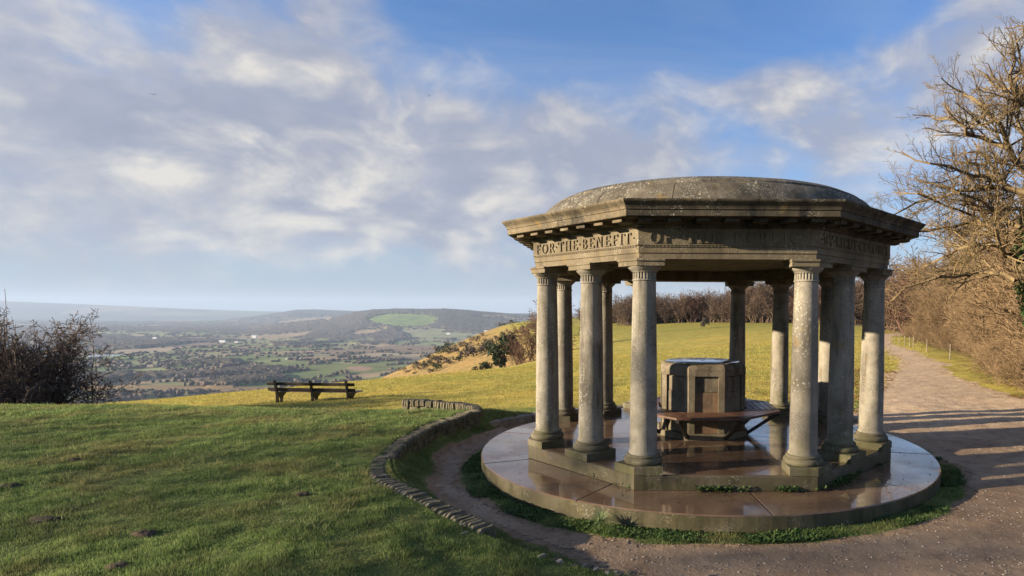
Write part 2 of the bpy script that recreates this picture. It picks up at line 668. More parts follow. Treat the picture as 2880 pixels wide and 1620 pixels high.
# field pattern: the nearest of many seeds, in a frame stretched across the view
ns = 800
sd_ = np.exp(rng.uniform(math.log(600), math.log(13500), ns))
sa_ = rng.uniform(-1.3, 0.5, ns)
seeds = np.stack([sa_ * sd_, sd_], 1)
stype = np.clip(rng.random(ns) * 0.55 + 0.225 + 1.5 * fbm(seeds[:, 0], seeds[:, 1], 0.0011, 2, 120) + 0.22 * smooth(-0.75, -0.25, sa_) - 0.10, 0, 0.999)


def fields(x, y):
    """nearest seed and how close the point is to a field boundary"""
    idx = np.empty(x.shape, int)
    gap = np.empty(x.shape)
    for s in range(0, len(x), 4000):
        X_, Y_ = x[s:s + 4000, None], y[s:s + 4000, None]
        w = 1.0 / np.maximum(seeds[None, :, 1], 700)
        q = np.hypot((X_ - seeds[None, :, 0]) * 0.8, (Y_ - seeds[None, :, 1]) * 0.55) * (0.4 + 0.6 * w * 900)
        o = np.argpartition(q, 1, axis=1)[:, :2]
        d2 = np.take_along_axis(q, o, 1)
        sw = d2[:, 0] > d2[:, 1]
        i0 = np.where(sw, o[:, 1], o[:, 0])
        idx[s:s + 4000] = i0
        gap[s:s + 4000] = np.abs(d2[:, 0] - d2[:, 1])
    return idx, gap


fi, fg = fields(vx, vy)
pal = np.array([(0.16, 0.19, 0.075), (0.23, 0.24, 0.105), (0.13, 0.165, 0.06), (0.30, 0.22, 0.13), (0.20, 0.145, 0.10), (0.20, 0.195, 0.11), (0.33, 0.26, 0.17)])
woodc = np.array([0.072, 0.058, 0.045])
WOOD_SHARE = 0.50
ftype = np.where(stype < WOOD_SHARE, -1, rng.integers(0, 7, ns))
vcol = np.where((ftype[fi] < 0)[:, None], woodc, pal[np.clip(ftype[fi], 0, 6)])
# the wooded ridge, with its one open pasture
onridge = ((vy > 4100) & (vy < 6500) & (np.interp(av.ravel(), *RA) > -60))
vcol = np.where(onridge[:, None], np.array([0.062, 0.053, 0.042]), vcol)


def patch(px, py, wx, wy, D_, colr):
    global vcol
    rx, rz = ray(px, py)
    q = ((av.ravel() - rx) / wx) ** 2 + ((vy - D_) / wy) ** 2
    vcol = np.where((q < 1)[:, None], np.array(colr), vcol)


vcol = np.where((vy > 7300)[:, None], vcol * 0.55, vcol)
patch(1010, 812, 0.060, 330, 4420, (0.15, 0.20, 0.055))
patch(1270, 806, 0.05, 180, 4700, (0.20, 0.17, 0.10))
patch(870, 922, 0.085, 130, 1560, (0.15, 0.17, 0.060))
patch(905, 921, 0.022, 60, 1540, (0.30, 0.20, 0.13))
patch(1090, 905, 0.12, 90, 1900, (0.15, 0.13, 0.095))
patch(1150, 865, 0.09, 260, 2950, (0.20, 0.22, 0.10))
patch(1120, 848, 0.07, 200, 3700, (0.20, 0.21, 0.11))
patch(430, 975, 0.30, 60, 1130, (0.24, 0.17, 0.09))
m_valley, b = mat('valley fields')
p = wpos()
c = mixc(noise(p, 0.012, 5, 0.65).ss(0.3, 0.7), mixc(1.0, attr('tint'), (0.75, 0.75, 0.78), 'MULTIPLY'), mixc(1.0, attr('tint'), (1.2, 1.2, 1.15), 'MULTIPLY'))
setin(b, 'Base Color', c)
setin(b, 'Roughness', 1.0)
setin(b, 'Specular IOR Level', 0.05)
canopy = ((ftype[fi] < 0) | onridge) & (np.abs(vcol - woodc).sum(1) + 0 < 0.03)
vz = HV(vx, vy) + canopy * (5.0 + 7.0 * vnoise(vx / 16.0, vy / 16.0, 5) + 3.0 * vnoise(vx / 60.0, vy / 60.0, 6))
link('valley', np_mesh('valley', np.stack([vx, vy, vz], 1), grid_faces(na, nd), m_valley, True, {'tint': vcol}), kind='structure')

# ------------------------------------------------------------------ foliage and bark materials


def leaf_mat(name, c1, c2, c3=None, trans=0.25, scale=0.6):
    m, b_ = mat(name)
    p_ = wpos()
    q = attr('rnd', 'Fac')
    c_ = mixc(X(q), c1, c2)
    if c3:
        c_ = mixc(noise(p_, scale, 3, 0.6).ss(0.42, 0.68), c_, c3)
        c_ = mixc(1.0, c_, mixc(noise(p_, scale * 6.5, 4, 0.65).ss(0.32, 0.70), (0.62, 0.66, 0.62), (1.28, 1.22, 1.25)), 'MULTIPLY')
        c_ = mixc(X(q).ss(0.955, 0.97), c_, (0.40, 0.37, 0.20))
    setin(b_, 'Base Color', c_)
    setin(b_, 'Roughness', 0.75)
    setin(b_, 'Specular IOR Level', 0.2)
    if trans:
        tr = node('ShaderNodeBsdfTranslucent')
        NT.links.new(c_, tr.inputs[0])
        mx = node('ShaderNodeMixShader')
        mx.inputs[0].default_value = trans
        NT.links.new(b_.outputs[0], mx.inputs[1])
        NT.links.new(tr.outputs[0], mx.inputs[2])
        NT.links.new(mx.outputs[0], NT.nodes['Material Output'].inputs[0])
    return m


def bark_mat(name, c1, c2, scale=6.0):
    m, b_ = mat(name)
    p_ = wpos()
    c_ = mixc(noise(scaled(p_, (1, 1, 0.35)), scale, 5, 0.65).ss(0.35, 0.7), c1, c2)
    setin(b_, 'Base Color', c_)
    setin(b_, 'Roughness', 0.85)
    setin(b_, 'Specular IOR Level', 0.15)
    return m


m_blade = leaf_mat('grass blades', (0.116, 0.182, 0.050), (0.230, 0.298, 0.108), (0.225, 0.220, 0.090), 0.48, 0.9)
m_meadow = leaf_mat('meadow blades', (0.36, 0.300, 0.070), (0.46, 0.38, 0.105), (0.33, 0.33, 0.075), 0.45, 0.35)
m_weed = leaf_mat('weed leaves', (0.035, 0.075, 0.018), (0.085, 0.130, 0.040), None, 0.25)
m_dead = leaf_mat('fallen leaves', (0.13, 0.070, 0.030), (0.27, 0.155, 0.065), None, 0.1)
m_ever = leaf_mat('evergreen leaves', (0.020, 0.034, 0.014), (0.045, 0.062, 0.022), None, 0.1)
m_ivy = leaf_mat('ivy leaves', (0.022, 0.055, 0.016), (0.060, 0.105, 0.030), None, 0.15)
m_wood_far = leaf_mat('bare wood crowns', (0.055, 0.044, 0.035), (0.120, 0.093, 0.070), None, 0.0)
m_wood_red = leaf_mat('reddish bare crowns', (0.055, 0.034, 0.028), (0.125, 0.080, 0.058), None, 0.0)
m_bark = bark_mat('bark', (0.105, 0.078, 0.042), (0.235, 0.185, 0.105))
m_twig = bark_mat('twigs', (0.105, 0.076, 0.040), (0.235, 0.172, 0.090), 2.0)
m_twig2 = bark_mat('hazel stems', (0.125, 0.085, 0.048), (0.245, 0.170, 0.098), 1.2)
m_bush = bark_mat('thorn stems', (0.075, 0.054, 0.042), (0.175, 0.125, 0.095), 2.5)

# ------------------------------------------------------------------ bare trees and bushes: stems as tapering tubes


class Stems:
    def __init__(self, seed):
        self.r = random.Random(seed)
        self.a, self.b, self.ra, self.rb = [], [], [], []
        self.tips = []

    def line(self, pts, r0, r1):
        n = len(pts) - 1
        for i in range(n):
            self.a.append(tuple(pts[i]))
            self.b.append(tuple(pts[i + 1]))
            self.ra.append(r0 + (r1 - r0) * i / n)
            self.rb.append(r0 + (r1 - r0) * (i + 1) / n)

    def wander(self, p, d, L, n, curl, up):
        pts = [p.copy()]
        d = d.normalized()
        for i in range(n):
            d = (d + Vector((self.r.gauss(0, curl), self.r.gauss(0, curl), self.r.gauss(0, curl) + up))).normalized()
            p = p + d * (L / n)
            pts.append(p.copy())
        return pts

    def children(self, pts, r0, r1, level, spec, total):
        """spec per level: (spacing, length fraction, angle deg, segments, curl, up, min length)"""
        if level >= len(spec):
            return
        sp, lf, ang, ns_, curl, up, start = spec[level]
        seglen = [(pts[i + 1] - pts[i]).length for i in range(len(pts) - 1)]
        L = sum(seglen)
        s = L * start + self.r.random() * sp
        while s < L:
            t, i = s, 0
            while i < len(seglen) - 1 and t > seglen[i]:
                t -= seglen[i]
                i += 1
            k = t / max(seglen[i], 1e-6)
            p = pts[i].lerp(pts[i + 1], min(k, 1))
            d = (pts[i + 1] - pts[i]).normalized()
            axis = d.cross(Vector((self.r.gauss(0, 1), self.r.gauss(0, 1), self.r.gauss(0, 1))))
            if axis.length > 1e-4:
                a = math.radians(self.r.gauss(ang, ang * 0.25))
                nd_ = Matrix.Rotation(a, 3, axis.normalized()) @ d
                nd_ = (nd_ + Vector((0, 0, up * 2))).normalized()
                cl = L * lf * (1.15 - 0.75 * s / L) * self.r.uniform(0.6, 1.3)
                rr = (r0 + (r1 - r0) * s / L) * 0.58
                re = max(rr * 0.35, 0.0016 * total)
                rr = max(rr, re)
                cp = self.wander(p, nd_, cl, ns_, curl, up)
                self.line(cp, rr, re)
                self.children(cp, rr, re, level + 1, spec, total)
            s += sp * self.r.uniform(0.6, 1.4)
        self.tips.append(pts[-1])

    def mesh(self, name, m, sides=3):
        a, b_ = np.array(self.a), np.array(self.b)
        ra, rb = np.array(self.ra), np.array(self.rb)
        d = b_ - a
        d /= np.linalg.norm(d, axis=1, keepdims=True) + 1e-9
        h = np.where(np.abs(d[:, 2:3]) < 0.9, np.array([[0, 0, 1.0]]), np.array([[1.0, 0, 0]]))
        u = np.cross(d, h)
        u /= np.linalg.norm(u, axis=1, keepdims=True) + 1e-9
        v = np.cross(d, u)
        n = len(a)
        V = np.empty((n, 2, sides, 3))
        for k in range(sides):
            t = 2 * math.pi * k / sides
            o = u * math.cos(t) + v * math.sin(t)
            V[:, 0, k] = a + o * ra[:, None]
            V[:, 1, k] = b_ + o * rb[:, None]
        base = (np.arange(n) * 2 * sides)[:, None]
        F = []
        for k in range(sides):
            j = (k + 1) % sides
            F.append(np.concatenate([base + k, base + j, base + sides + j, base + sides + k], 1))
        return np_mesh(name, V.reshape(-1, 3), np.concatenate(F), m, sides > 4)


def leaf_cloud(centres, radii, n, size, seed, flat=0.8, hollow=0.55):
    """many small triangles through the volume of ellipsoids (rx, ry, rz)"""
    g_ = np.random.default_rng(seed)
    C, R = np.asarray(centres, float), np.asarray(radii, float)
    k = g_.integers(0, len(C), n)
    d = g_.normal(size=(n, 3))
    d /= np.linalg.norm(d, axis=1, keepdims=True)
    rad = hollow + (1 - hollow) * g_.random(n) ** 0.6
    p_ = C[k] + d * R[k] * rad[:, None]
    t = g_.normal(size=(n, 3, 3)) * 0.5
    t -= t.mean(1, keepdims=True)
    s = size if np.ndim(size) == 0 else np.asarray(size)[k][:, None, None]
    V = p_[:, None, :] + t * s
    F = np.arange(n * 3).reshape(n, 3)
    rnd = np.repeat(g_.random(n), 3)
    return V.reshape(-1, 3), F, rnd

# ------------------------------------------------------------------ stone materials


def stone_mat(name, c1, c2, stain=(0.045, 0.038, 0.028), stain_amt=0.6, lichen=0.0, moss=0.0, moss_top=0.9, rough=0.85, scale=2.4, mortar=None):
    m, b_ = mat(name)
    p_ = wpos()
    c_ = mixc(noise(p_, scale, 6, 0.62).ss(0.30, 0.70), c1, c2)
    c_ = mixc(noise(p_, 17, 5, 0.7).ss(0.5, 0.8) * 0.45, c_, tuple(v * 0.55 for v in c1))
    if stain_amt:
        st = noise(scaled(p_, (7.0, 7.0, 0.8)), 1.0, 5, 0.62).ss(0.44, 0.66) * noise(p_, 1.1, 4, 0.6).ss(0.36, 0.58) * stain_amt
        c_ = mixc(st, c_, stain)
        c_ = mixc(noise(scaled(p_, 1.0, (8, 5, 1)), 2.6, 5, 0.68).ss(0.50, 0.72) * stain_amt * 0.7, c_, stain)
    if lichen:
        big = voro(p_, 26.0).ss(0.34, 0.24) * noise(p_, 2.1, 3, 0.6).ss(0.62 - 0.25 * lichen, 0.80 - 0.2 * lichen)
        sm = voro(scaled(p_, 1.0, (3, 1, 2)), 60.0).ss(0.36, 0.22) * noise(p_, 3.7, 3, 0.6).ss(0.55 - 0.2 * lichen, 0.72 - 0.15 * lichen)
        c_ = mixc((big + sm).min(1.0) * 0.85, c_, (0.36, 0.345, 0.285))
        c_ = mixc(noise(p_, 4.4, 3, 0.6).ss(0.60, 0.78) * 0.6, c_, (0.21, 0.14, 0.040))
    if moss:
        _, _, z_ = sepxyz(p_)
        zz = z_.ss(-0.3, moss_top, 1.0, 0.0)
        mm = (noise(p_, 3.1, 4, 0.65) + zz * 0.34).ss(0.56, 0.82) * moss
        c_ = mixc(mm, c_, (0.072, 0.076, 0.020))
    setin(b_, 'Base Color', c_)
    setin(b_, 'Roughness', rough)
    setin(b_, 'Specular IOR Level', 0.25)
    setin(b_, 'Normal', bump(noise(p_, 45, 5, 0.7) + noise(p_, 9, 3) * 1.2, 0.006, 0.7))
    return m


m_shaft = stone_mat('column limestone', (0.170, 0.152, 0.122), (0.275, 0.250, 0.200), (0.070, 0.060, 0.047), 0.9, 0.62, 0.55, 0.75, scale=1.7)
m_base = stone_mat('mossy base stone', (0.095, 0.081, 0.058), (0.155, 0.133, 0.094), (0.03, 0.026, 0.018), 0.7, 0.45, 0.5, 0.7)
m_ent = stone_mat('entablature limestone', (0.118, 0.095, 0.060), (0.175, 0.143, 0.094), (0.055, 0.044, 0.030), 0.5, 0.28, 0.0)
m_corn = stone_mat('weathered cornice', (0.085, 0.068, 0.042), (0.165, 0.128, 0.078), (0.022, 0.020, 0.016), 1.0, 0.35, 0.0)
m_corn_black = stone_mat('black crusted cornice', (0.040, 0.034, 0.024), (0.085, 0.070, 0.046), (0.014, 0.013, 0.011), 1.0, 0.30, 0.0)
m_roof = stone_mat('lichened roof stone', (0.070, 0.060, 0.044), (0.130, 0.110, 0.080), (0.030, 0.027, 0.022), 0.8, 0.75, 0.0, scale=3.5)
m_soffit = stone_mat('dark soffit stone', (0.10, 0.085, 0.060), (0.17, 0.14, 0.10), (0.03, 0.027, 0.022), 0.8)  # brown ceiling stone with dark streaks and blotches
m_ped = stone_mat('pedestal stone', (0.120, 0.099, 0.068), (0.195, 0.160, 0.112), (0.045, 0.036, 0.025), 0.9, 0.2, 0.15)
m_ped_red = stone_mat('rusty pedestal block', (0.175, 0.105, 0.060), (0.235, 0.155, 0.095), (0.06, 0.042, 0.03), 0.8)
m_slate = stone_mat('step riser stone', (0.070, 0.056, 0.038), (0.125, 0.100, 0.066), (0.02, 0.018, 0.014), 0.9, 0.25, 0.28, 0.3, 0.55)
m_wall = stone_mat('ring wall stone', (0.105, 0.088, 0.068), (0.185, 0.158, 0.122), (0.04, 0.034, 0.026), 0.6, 0.3, 0.35, 0.6, scale=5)
m_kerb = stone_mat('pale kerb stone', (0.20, 0.175, 0.145), (0.30, 0.27, 0.225), (0.10, 0.08, 0.065), 0.4, 0.2, 0.0, scale=5)


def wet_mat(name, c1, c2, c3):
    m, b_ = mat(name)
    p_ = wpos()
    c_ = mixc(noise(p_, 1.2, 5, 0.6).ss(0.3, 0.7), c1, c2)
    c_ = mixc(noise(scaled(p_, 1.0, (4, 4, 0)), 3.3, 5, 0.65).ss(0.5, 0.75), c_, c3)
    c_ = mixc(voro(p_, 38.0).ss(0.16, 0.10) * noise(p_, 1.6, 3).ss(0.5, 0.7), c_, (0.30, 0.25, 0.19))
    setin(b_, 'Base Color', c_)
    setin(b_, 'Roughness', noise(p_, 0.9, 4, 0.6).ss(0.38, 0.60, 0.06, 0.30))
    setin(b_, 'IOR', 1.36)
    setin(b_, 'Specular IOR Level', 0.5)
    setin(b_, 'Coat Weight', noise(scaled(p_, 1.0, (9, 2, 0)), 0.8, 4, 0.6).ss(0.36, 0.56, 0.15, 0.95))
    setin(b_, 'Coat Roughness', noise(p_, 2.2, 4, 0.6).ss(0.35, 0.65, 0.02, 0.07))
    setin(b_, 'Coat IOR', 1.33)
    setin(b_, 'Normal', bump(noise(scaled(p_, (1, 3, 1)), 11, 4, 0.65), 0.0035, 0.35))
    return m


m_wet = wet_mat('wet red stone', (0.112, 0.068, 0.042), (0.160, 0.104, 0.066), (0.062, 0.042, 0.030))

# ------------------------------------------------------------------ the pavilion
PAV = link('memorial_pavilion', None, None, (CX, CY, GZ),
           label='open octagonal stone pavilion with twelve round columns and a shallow domed roof', cat='pavilion')
T8 = math.tan(math.pi / 8)


def place(name, vf, m, parent=PAV, smooth_=False, label=None, kind=None):
    """vf is in pavilion coordinates (x, y from its centre; z world level of the step top = 0)"""
    v, f = vf
    off = -GZ if parent is PAV else 0.0
    me = py_mesh(name, [(x, y, z + off) for x, y, z in v], f, m, smooth_)
    return link(name, me, parent, label=label, kind=kind)


def auto_smooth(o, deg=35):
    me = o.data
    me.polygons.foreach_set('use_smooth', np.ones(len(me.polygons), bool))
    try:
        me.set_sharp_from_angle(angle=math.radians(deg))
    except Exception:
        pass


def face_block(profile, k, gap=0.003, part=None):
    """extrude a closed (apothem, z) profile along face k of the octagon, mitred at the corners"""
    th = math.radians(-90 + 45 * k)
    n = len(profile)
    V = []
    for s in (-1, 1):
        for a, z in profile:
            t = s * (a * T8 - gap)
            if part is not None and s != part[0]:
                t = part[1]
            V.append((a * math.cos(th) - t * math.sin(th), a * math.sin(th) + t * math.cos(th), z))
    F = [tuple(range(n - 1, -1, -1)), tuple(range(n, 2 * n))]
    for i in range(n):
        j = (i + 1) % n
        F.append((i, j, n + j, n + i))
    return V, F


def sector(r0, r1, a0, a1, z0, z1, n=8, b=0.006):
    poly = [(r1 * math.cos(a0 + (a1 - a0) * i / n), r1 * math.sin(a0 + (a1 - a0) * i / n)) for i in range(n + 1)]
    if r0 > 0:
        poly += [(r0 * math.cos(a1 + (a0 - a1) * i / n), r0 * math.sin(a1 + (a0 - a1) * i / n)) for i in range(n + 1)]
    else:
        poly.append((0, 0))
    return prism_vf(poly, z0, z1, b)


# lower round slab in wedge-shaped stones
SLAB_Z, SLAB_R = -0.175, 3.442
slab = place('round_slab', lathe_vf([(SLAB_R - 0.03, GZ - 0.12), (SLAB_R - 0.03, SLAB_Z - 0.02)], 96), m_slate)
NS = 10
for i in range(NS):
    a0 = 2 * math.pi * i / NS + math.radians(24)
    g0 = 0.0022 / SLAB_R
    v, f = sector(2.3, SLAB_R, a0 + g0, a0 + 2 * math.pi / NS - g0, GZ - 0.05, SLAB_Z - 0.0015 * (i % 3), 14, 0.012)
    q = place('paving_stone', (v, f), m_wet, slab)
    q.location = (0, 0, -GZ)
    q.data.materials.append(m_slate)
    for pg in q.data.polygons:
        if abs(pg.normal.z) < 0.5:
            pg.material_index = 1
# octagonal step
step = place('octagonal_step', face_block([(2.0, -0.19), (2.57, -0.19), (2.57, -0.02), (2.0, -0.02)], 0), m_slate)
step.data = py_mesh('octagonal_step', *[q for q in (lambda vf: ([(x, y, z - GZ) for x, y, z in vf[0]], vf[1]))(prism_vf([(2.57 / math.cos(math.pi / 8) * math.cos(math.radians(22.5 + 45 * i)), 2.57 / math.cos(math.pi / 8) * math.sin(math.radians(22.5 + 45 * i))) for i in range(8)], -0.2, -0.03))], m_slate)
for k in range(8):
    pr = [(2.02, -0.172), (2.598, -0.172), (2.598, -0.012), (2.588, 0.0), (2.02, 0.0)]
    place('step_stone', face_block(pr, k, 0.003), m_slate, step).location = (0, 0, -GZ)
for k in range(8):
    pr = [(0.0, -0.028), (2.012, -0.028), (2.012, 0.0015 - 0.001 * (k % 2)), (0.0, 0.0015 - 0.001 * (k % 2))]
    th = math.radians(-90 + 45 * k)
    a_ = 2.56
    tri = [(0.02 * math.cos(th), 0.02 * math.sin(th))] + [(a_ * math.cos(th) - s * (a_ * T8 - 0.006) * math.sin(th), a_ * math.sin(th) + s * (a_ * T8 - 0.006) * math.cos(th)) for s in (-1, 1)]
    place('floor_stone', prism_vf(tri, -0.03, 0.0045 - 0.0008 * (k % 2), 0.0), m_wet, step).location = (0, 0, -GZ)


def corner_plan(rc, half, inset):
    """five-sided plan of a corner plinth or abacus: outer sides parallel to the two faces. Local frame: +x points outwards along the bisector"""
    ap = rc                                     # apothem of outer faces in pavilion frame
    R = ap / math.cos(math.pi / 8)
    a = math.radians(22.5)
    L = half
    # outer corner, then along both faces by L, then inwards
    tip = (R, 0.0)
    d1 = (-math.sin(a), math.cos(a))
    d2 = (-math.sin(a), -math.cos(a))
    n1 = (-math.cos(a), -math.sin(a))
    n2 = (-math.cos(a), math.sin(a))
    p1 = (tip[0] + d1[0] * L, tip[1] + d1[1] * L)
    p2 = (tip[0] + d2[0] * L, tip[1] + d2[1] * L)
    q1 = (p1[0] + n1[0] * inset, p1[1] + n1[1] * inset)
    q2 = (p2[0] + n2[0] * inset, p2[1] + n2[1] * inset)
    return [tip, p1, q1, q2, p2]


RCOL = 2.532


def shaft_profile():
    pts = [(0.182, 0.215), (0.1815, 0.228), (0.169, 0.245)]
    for i in range(13):
        t = i / 12
        z = 0.255 + (2.285 - 0.255) * t
        r = 0.166 - 0.028 * t ** 1.6
        pts.append((r, z))
    return pts


def flute(i, k, r):
    return r - 0.012 if (i in (1, 2) and (k % 4) in (1, 2)) else r


me_shaft = py_mesh('column', *(lambda q: ([(x, y, z) for x, y, z in q[0]], q[1]))(lathe_vf(shaft_profile(), 40)), m_shaft)
vb_, fb_ = lathe_vf([(0.205, 0.100), (0.228, 0.108), (0.237, 0.128), (0.237, 0.146), (0.228, 0.165), (0.208, 0.176), (0.200, 0.180), (0.200, 0.186), (0.205, 0.190), (0.207, 0.202), (0.200, 0.212), (0.186, 0.216)], 40)
me_torus = py_mesh('base', vb_, fb_, m_base)
NK = 96
neck_prof = [(0.146, 2.302), (0.141, 2.314), (0.141, 2.380), (0.144, 2.388), (0.152, 2.392), (0.152, 2.398), (0.168, 2.412), (0.190, 2.432), (0.200, 2.447), (0.201, 2.456)]
vn_, fn_ = lathe_vf([(0.139, 2.284), (0.149, 2.288), (0.151, 2.296), (0.147, 2.303)], 40)
v2_, f2_ = lathe_vf(neck_prof, NK, True, flute)
me_cap = py_mesh('capital', *join_vf([(vn_, fn_), (v2_, f2_)]), m_shaft)
for me in (me_shaft, me_torus, me_cap):
    me.polygons.foreach_set('use_smooth', np.ones(len(me.polygons), bool))
    me.set_sharp_from_angle(angle=math.radians(38))


def at_column(vf, ang, dist):
    v, f = vf
    c_, s_ = math.cos(ang), math.sin(ang)
    return [(x * c_ - y * s_ - dist * c_, x * s_ + y * c_ - dist * s_, z) for x, y, z in v], f


plin_c = corner_plan(2.604, 0.335, 0.40)
plin_m = [(2.604, -0.225), (2.604, 0.225), (2.10, 0.225), (2.10, -0.225)]
aba_c = corner_plan(2.552, 0.318, 0.385)
aba_m = [(2.552, -0.215), (2.552, 0.215), (2.125, 0.215), (2.125, -0.215)]
cols = [(math.radians(-90 + 22.5 + 45 * k), RCOL, True) for k in range(8)] + [(math.radians(-90 + 45 * k), 2.34, False) for k in (1, 3, 5, 7)]
mesh_cache = {}
for ang, R, corner in cols:
    col = link('column', me_shaft, PAV, (R * math.cos(ang), R * math.sin(ang), -GZ))
    link('base', me_torus, col)
    link('capital', me_cap, col)
    key = round(math.degrees(ang)) if True else 0
    pl_, ab_ = (plin_c, aba_c) if corner else (plin_m, aba_m)
    v, f = at_column(prism_vf(pl_, 0.0045, 0.102, 0.006), ang, R)
    link('plinth', py_mesh('plinth', v, f, m_base), col)
    parts = [prism_vf(ab_, 2.456, 2.512, 0.0)]
    big = [(x + 0.014 * math.copysign(1, x - R), y + 0.014 * math.copysign(1, y)) if abs(y) > 1e-6 else (x + 0.016, y) for x, y in ab_]
    parts.append(prism_vf(big, 2.513, 2.538, 0.004))
    v, f = at_column(join_vf(parts), ang, R)
    link('abacus', py_mesh('abacus', v, f, m_ent), col)

# ---- lettering: raised Roman capitals built from strokes


def rect(x0, y0, x1, y1):
    return [[(x0, y0), (x1, y0), (x1, y1), (x0, y1)]]


def arc(cx, cy, rx, ry, a0, a1, t_side, t_top, n=14):
    out = []
    for i in range(n):
        q = []
        for a in (a0 + (a1 - a0) * i / n, a0 + (a1 - a0) * (i + 1) / n):
            a = math.radians(a)
            w = t_top + (t_side - t_top) * abs(math.cos(a))
            q.append(((cx + rx * math.cos(a), cy + ry * math.sin(a)), (cx + (rx - w) * math.cos(a), cy + (ry - w) * math.sin(a))))
        out.append([q[0][0], q[1][0], q[1][1], q[0][1]])
    return out


T, t = 0.16, 0.075


def stem(x, top=True, bot=True):
    r_ = rect(x, 0, x + T, 1)
    if bot:
        r_ += rect(x - 0.07, 0, x + T + 0.07, 0.055)
    if top:
        r_ += rect(x - 0.07, 0.945, x + T + 0.07, 1)
    return r_


GLY = {
    'F': (0.62, stem(0.08) + rect(0.2, 0.925, 0.6, 1) + rect(0.2, 0.47, 0.48, 0.545) + rect(0.545, 0.76, 0.6, 0.94)),
    'E': (0.66, stem(0.08) + rect(0.2, 0.925, 0.6, 1) + rect(0.2, 0.47, 0.5, 0.545) + rect(0.545, 0.76, 0.6, 0.94) + rect(0.2, 0, 0.64, 0.075) + rect(0.585, 0.06, 0.64, 0.24)),
    'L': (0.62, stem(0.08) + rect(0.2, 0, 0.6, 0.075) + rect(0.545, 0.06, 0.6, 0.24)),
    'T': (0.70, stem(0.27, False) + rect(0.0, 0.925, 0.7, 1) + rect(0.0, 0.76, 0.055, 0.94) + rect(0.645, 0.76, 0.7, 0.94)),
    'H': (0.80, stem(0.08) + stem(0.56) + rect(0.2, 0.465, 0.6, 0.54)),
    'I': (0.32, stem(0.08)),
    'N': (0.82, [[(0.10, 1), (0.26, 1), (0.70, 0), (0.62, 0)]] + rect(0.10, 0, 0.17, 1) + rect(0.62, 0, 0.69, 1) + rect(0.02, 0, 0.26, 0.05) + rect(0.52, 0.95, 0.78, 1) + rect(0.0, 0.95, 0.2, 1)),
    'O': (0.84, arc(0.42, 0.5, 0.42, 0.52, 0, 360, 0.17, 0.065, 28)),
    'C': (0.74, arc(0.42, 0.5, 0.42, 0.52, 48, 312, 0.17, 0.065, 22) + rect(0.66, 0.74, 0.715, 0.97)),
    'U': (0.76, rect(0.08, 0.32, 0.24, 1) + rect(0.60, 0.32, 0.67, 1) + arc(0.375, 0.33, 0.295, 0.35, 180, 360, 0.12, 0.09, 12) + rect(0.01, 0.945, 0.31, 1) + rect(0.52, 0.945, 0.75, 1)),
    'P': (0.64, stem(0.08, False) + rect(0.02, 0.935, 0.36, 1) + rect(0.2, 0.42, 0.36, 0.485) + arc(0.34, 0.71, 0.29, 0.29, -90, 90, 0.15, 0.065, 12)),
    'R': (0.74, stem(0.08, False) + rect(0.02, 0.935, 0.36, 1) + rect(0.2, 0.44, 0.36, 0.505) + arc(0.34, 0.72, 0.28, 0.28, -90, 90, 0.15, 0.065, 12) + [[(0.34, 0.46), (0.50, 0.46), (0.76, 0), (0.58, 0)]]),
    'B': (0.68, stem(0.08, False, False) + rect(0.02, 0.935, 0.34, 1) + rect(0.2, 0.49, 0.36, 0.55) + rect(0.02, 0, 0.36, 0.065) + arc(0.33, 0.755, 0.25, 0.245, -90, 90, 0.14, 0.06, 12) + arc(0.35, 0.265, 0.30, 0.265, -90, 90, 0.155, 0.065, 12)),
    'Y': (0.72, rect(0.28, 0, 0.44, 0.48) + rect(0.2, 0, 0.52, 0.055) + [[(0.02, 1), (0.2, 1), (0.44, 0.44), (0.28, 0.44)]] + [[(0.60, 1), (0.68, 1), (0.44, 0.44), (0.36, 0.44)]]),
    '.': (0.16, [[(0.08, 0.42), (0.16, 0.5), (0.08, 0.58), (0.0, 0.5)]]),
    ' ': (0.25, []),
}


def lettering(text, x0, x1, z0, cap, relief=0.012):
    """text along a face between x0 and x1 (metres from its middle); returns local (x, depth, z)"""
    tot, spc = 0, 0.17
    for ch in text:
        tot += GLY[ch][0] + spc
    sx = (x1 - x0) / (tot - spc)
    x, n = 0.0, 0
    out = []
    for ch in text:
        w, polys = GLY[ch]
        V, F = [], []
        for q in polys:
            dpt = relief + 0.0003 * (n % 7)
            n += 1
            o = len(V)
            m_ = len(q)
            area = sum(q[i][0] * q[(i + 1) % m_][1] - q[(i + 1) % m_][0] * q[i][1] for i in range(m_))
            if area < 0:
                q = q[::-1]
            for dd_ in (-0.01, dpt):
                V += [(x0 + (x + a) * sx, dd_, z0 + b_ * cap) for a, b_ in q]
            F.append(tuple(range(o + m_, o + 2 * m_)))
            for i in range(m_):
                j = (i + 1) % m_
                F.append((o + i, o + j, o + m_ + j, o + m_ + i))
        if F:
            out.append((V, F))
        x += w + spc
    return out


def on_face(vf, k, apothem):
    th = math.radians(-90 + 45 * k)
    c_, s_ = math.cos(th), math.sin(th)
    v, f = vf
    return [((apothem + d) * c_ - x * s_, (apothem + d) * s_ + x * c_, z) for x, d, z in v], f


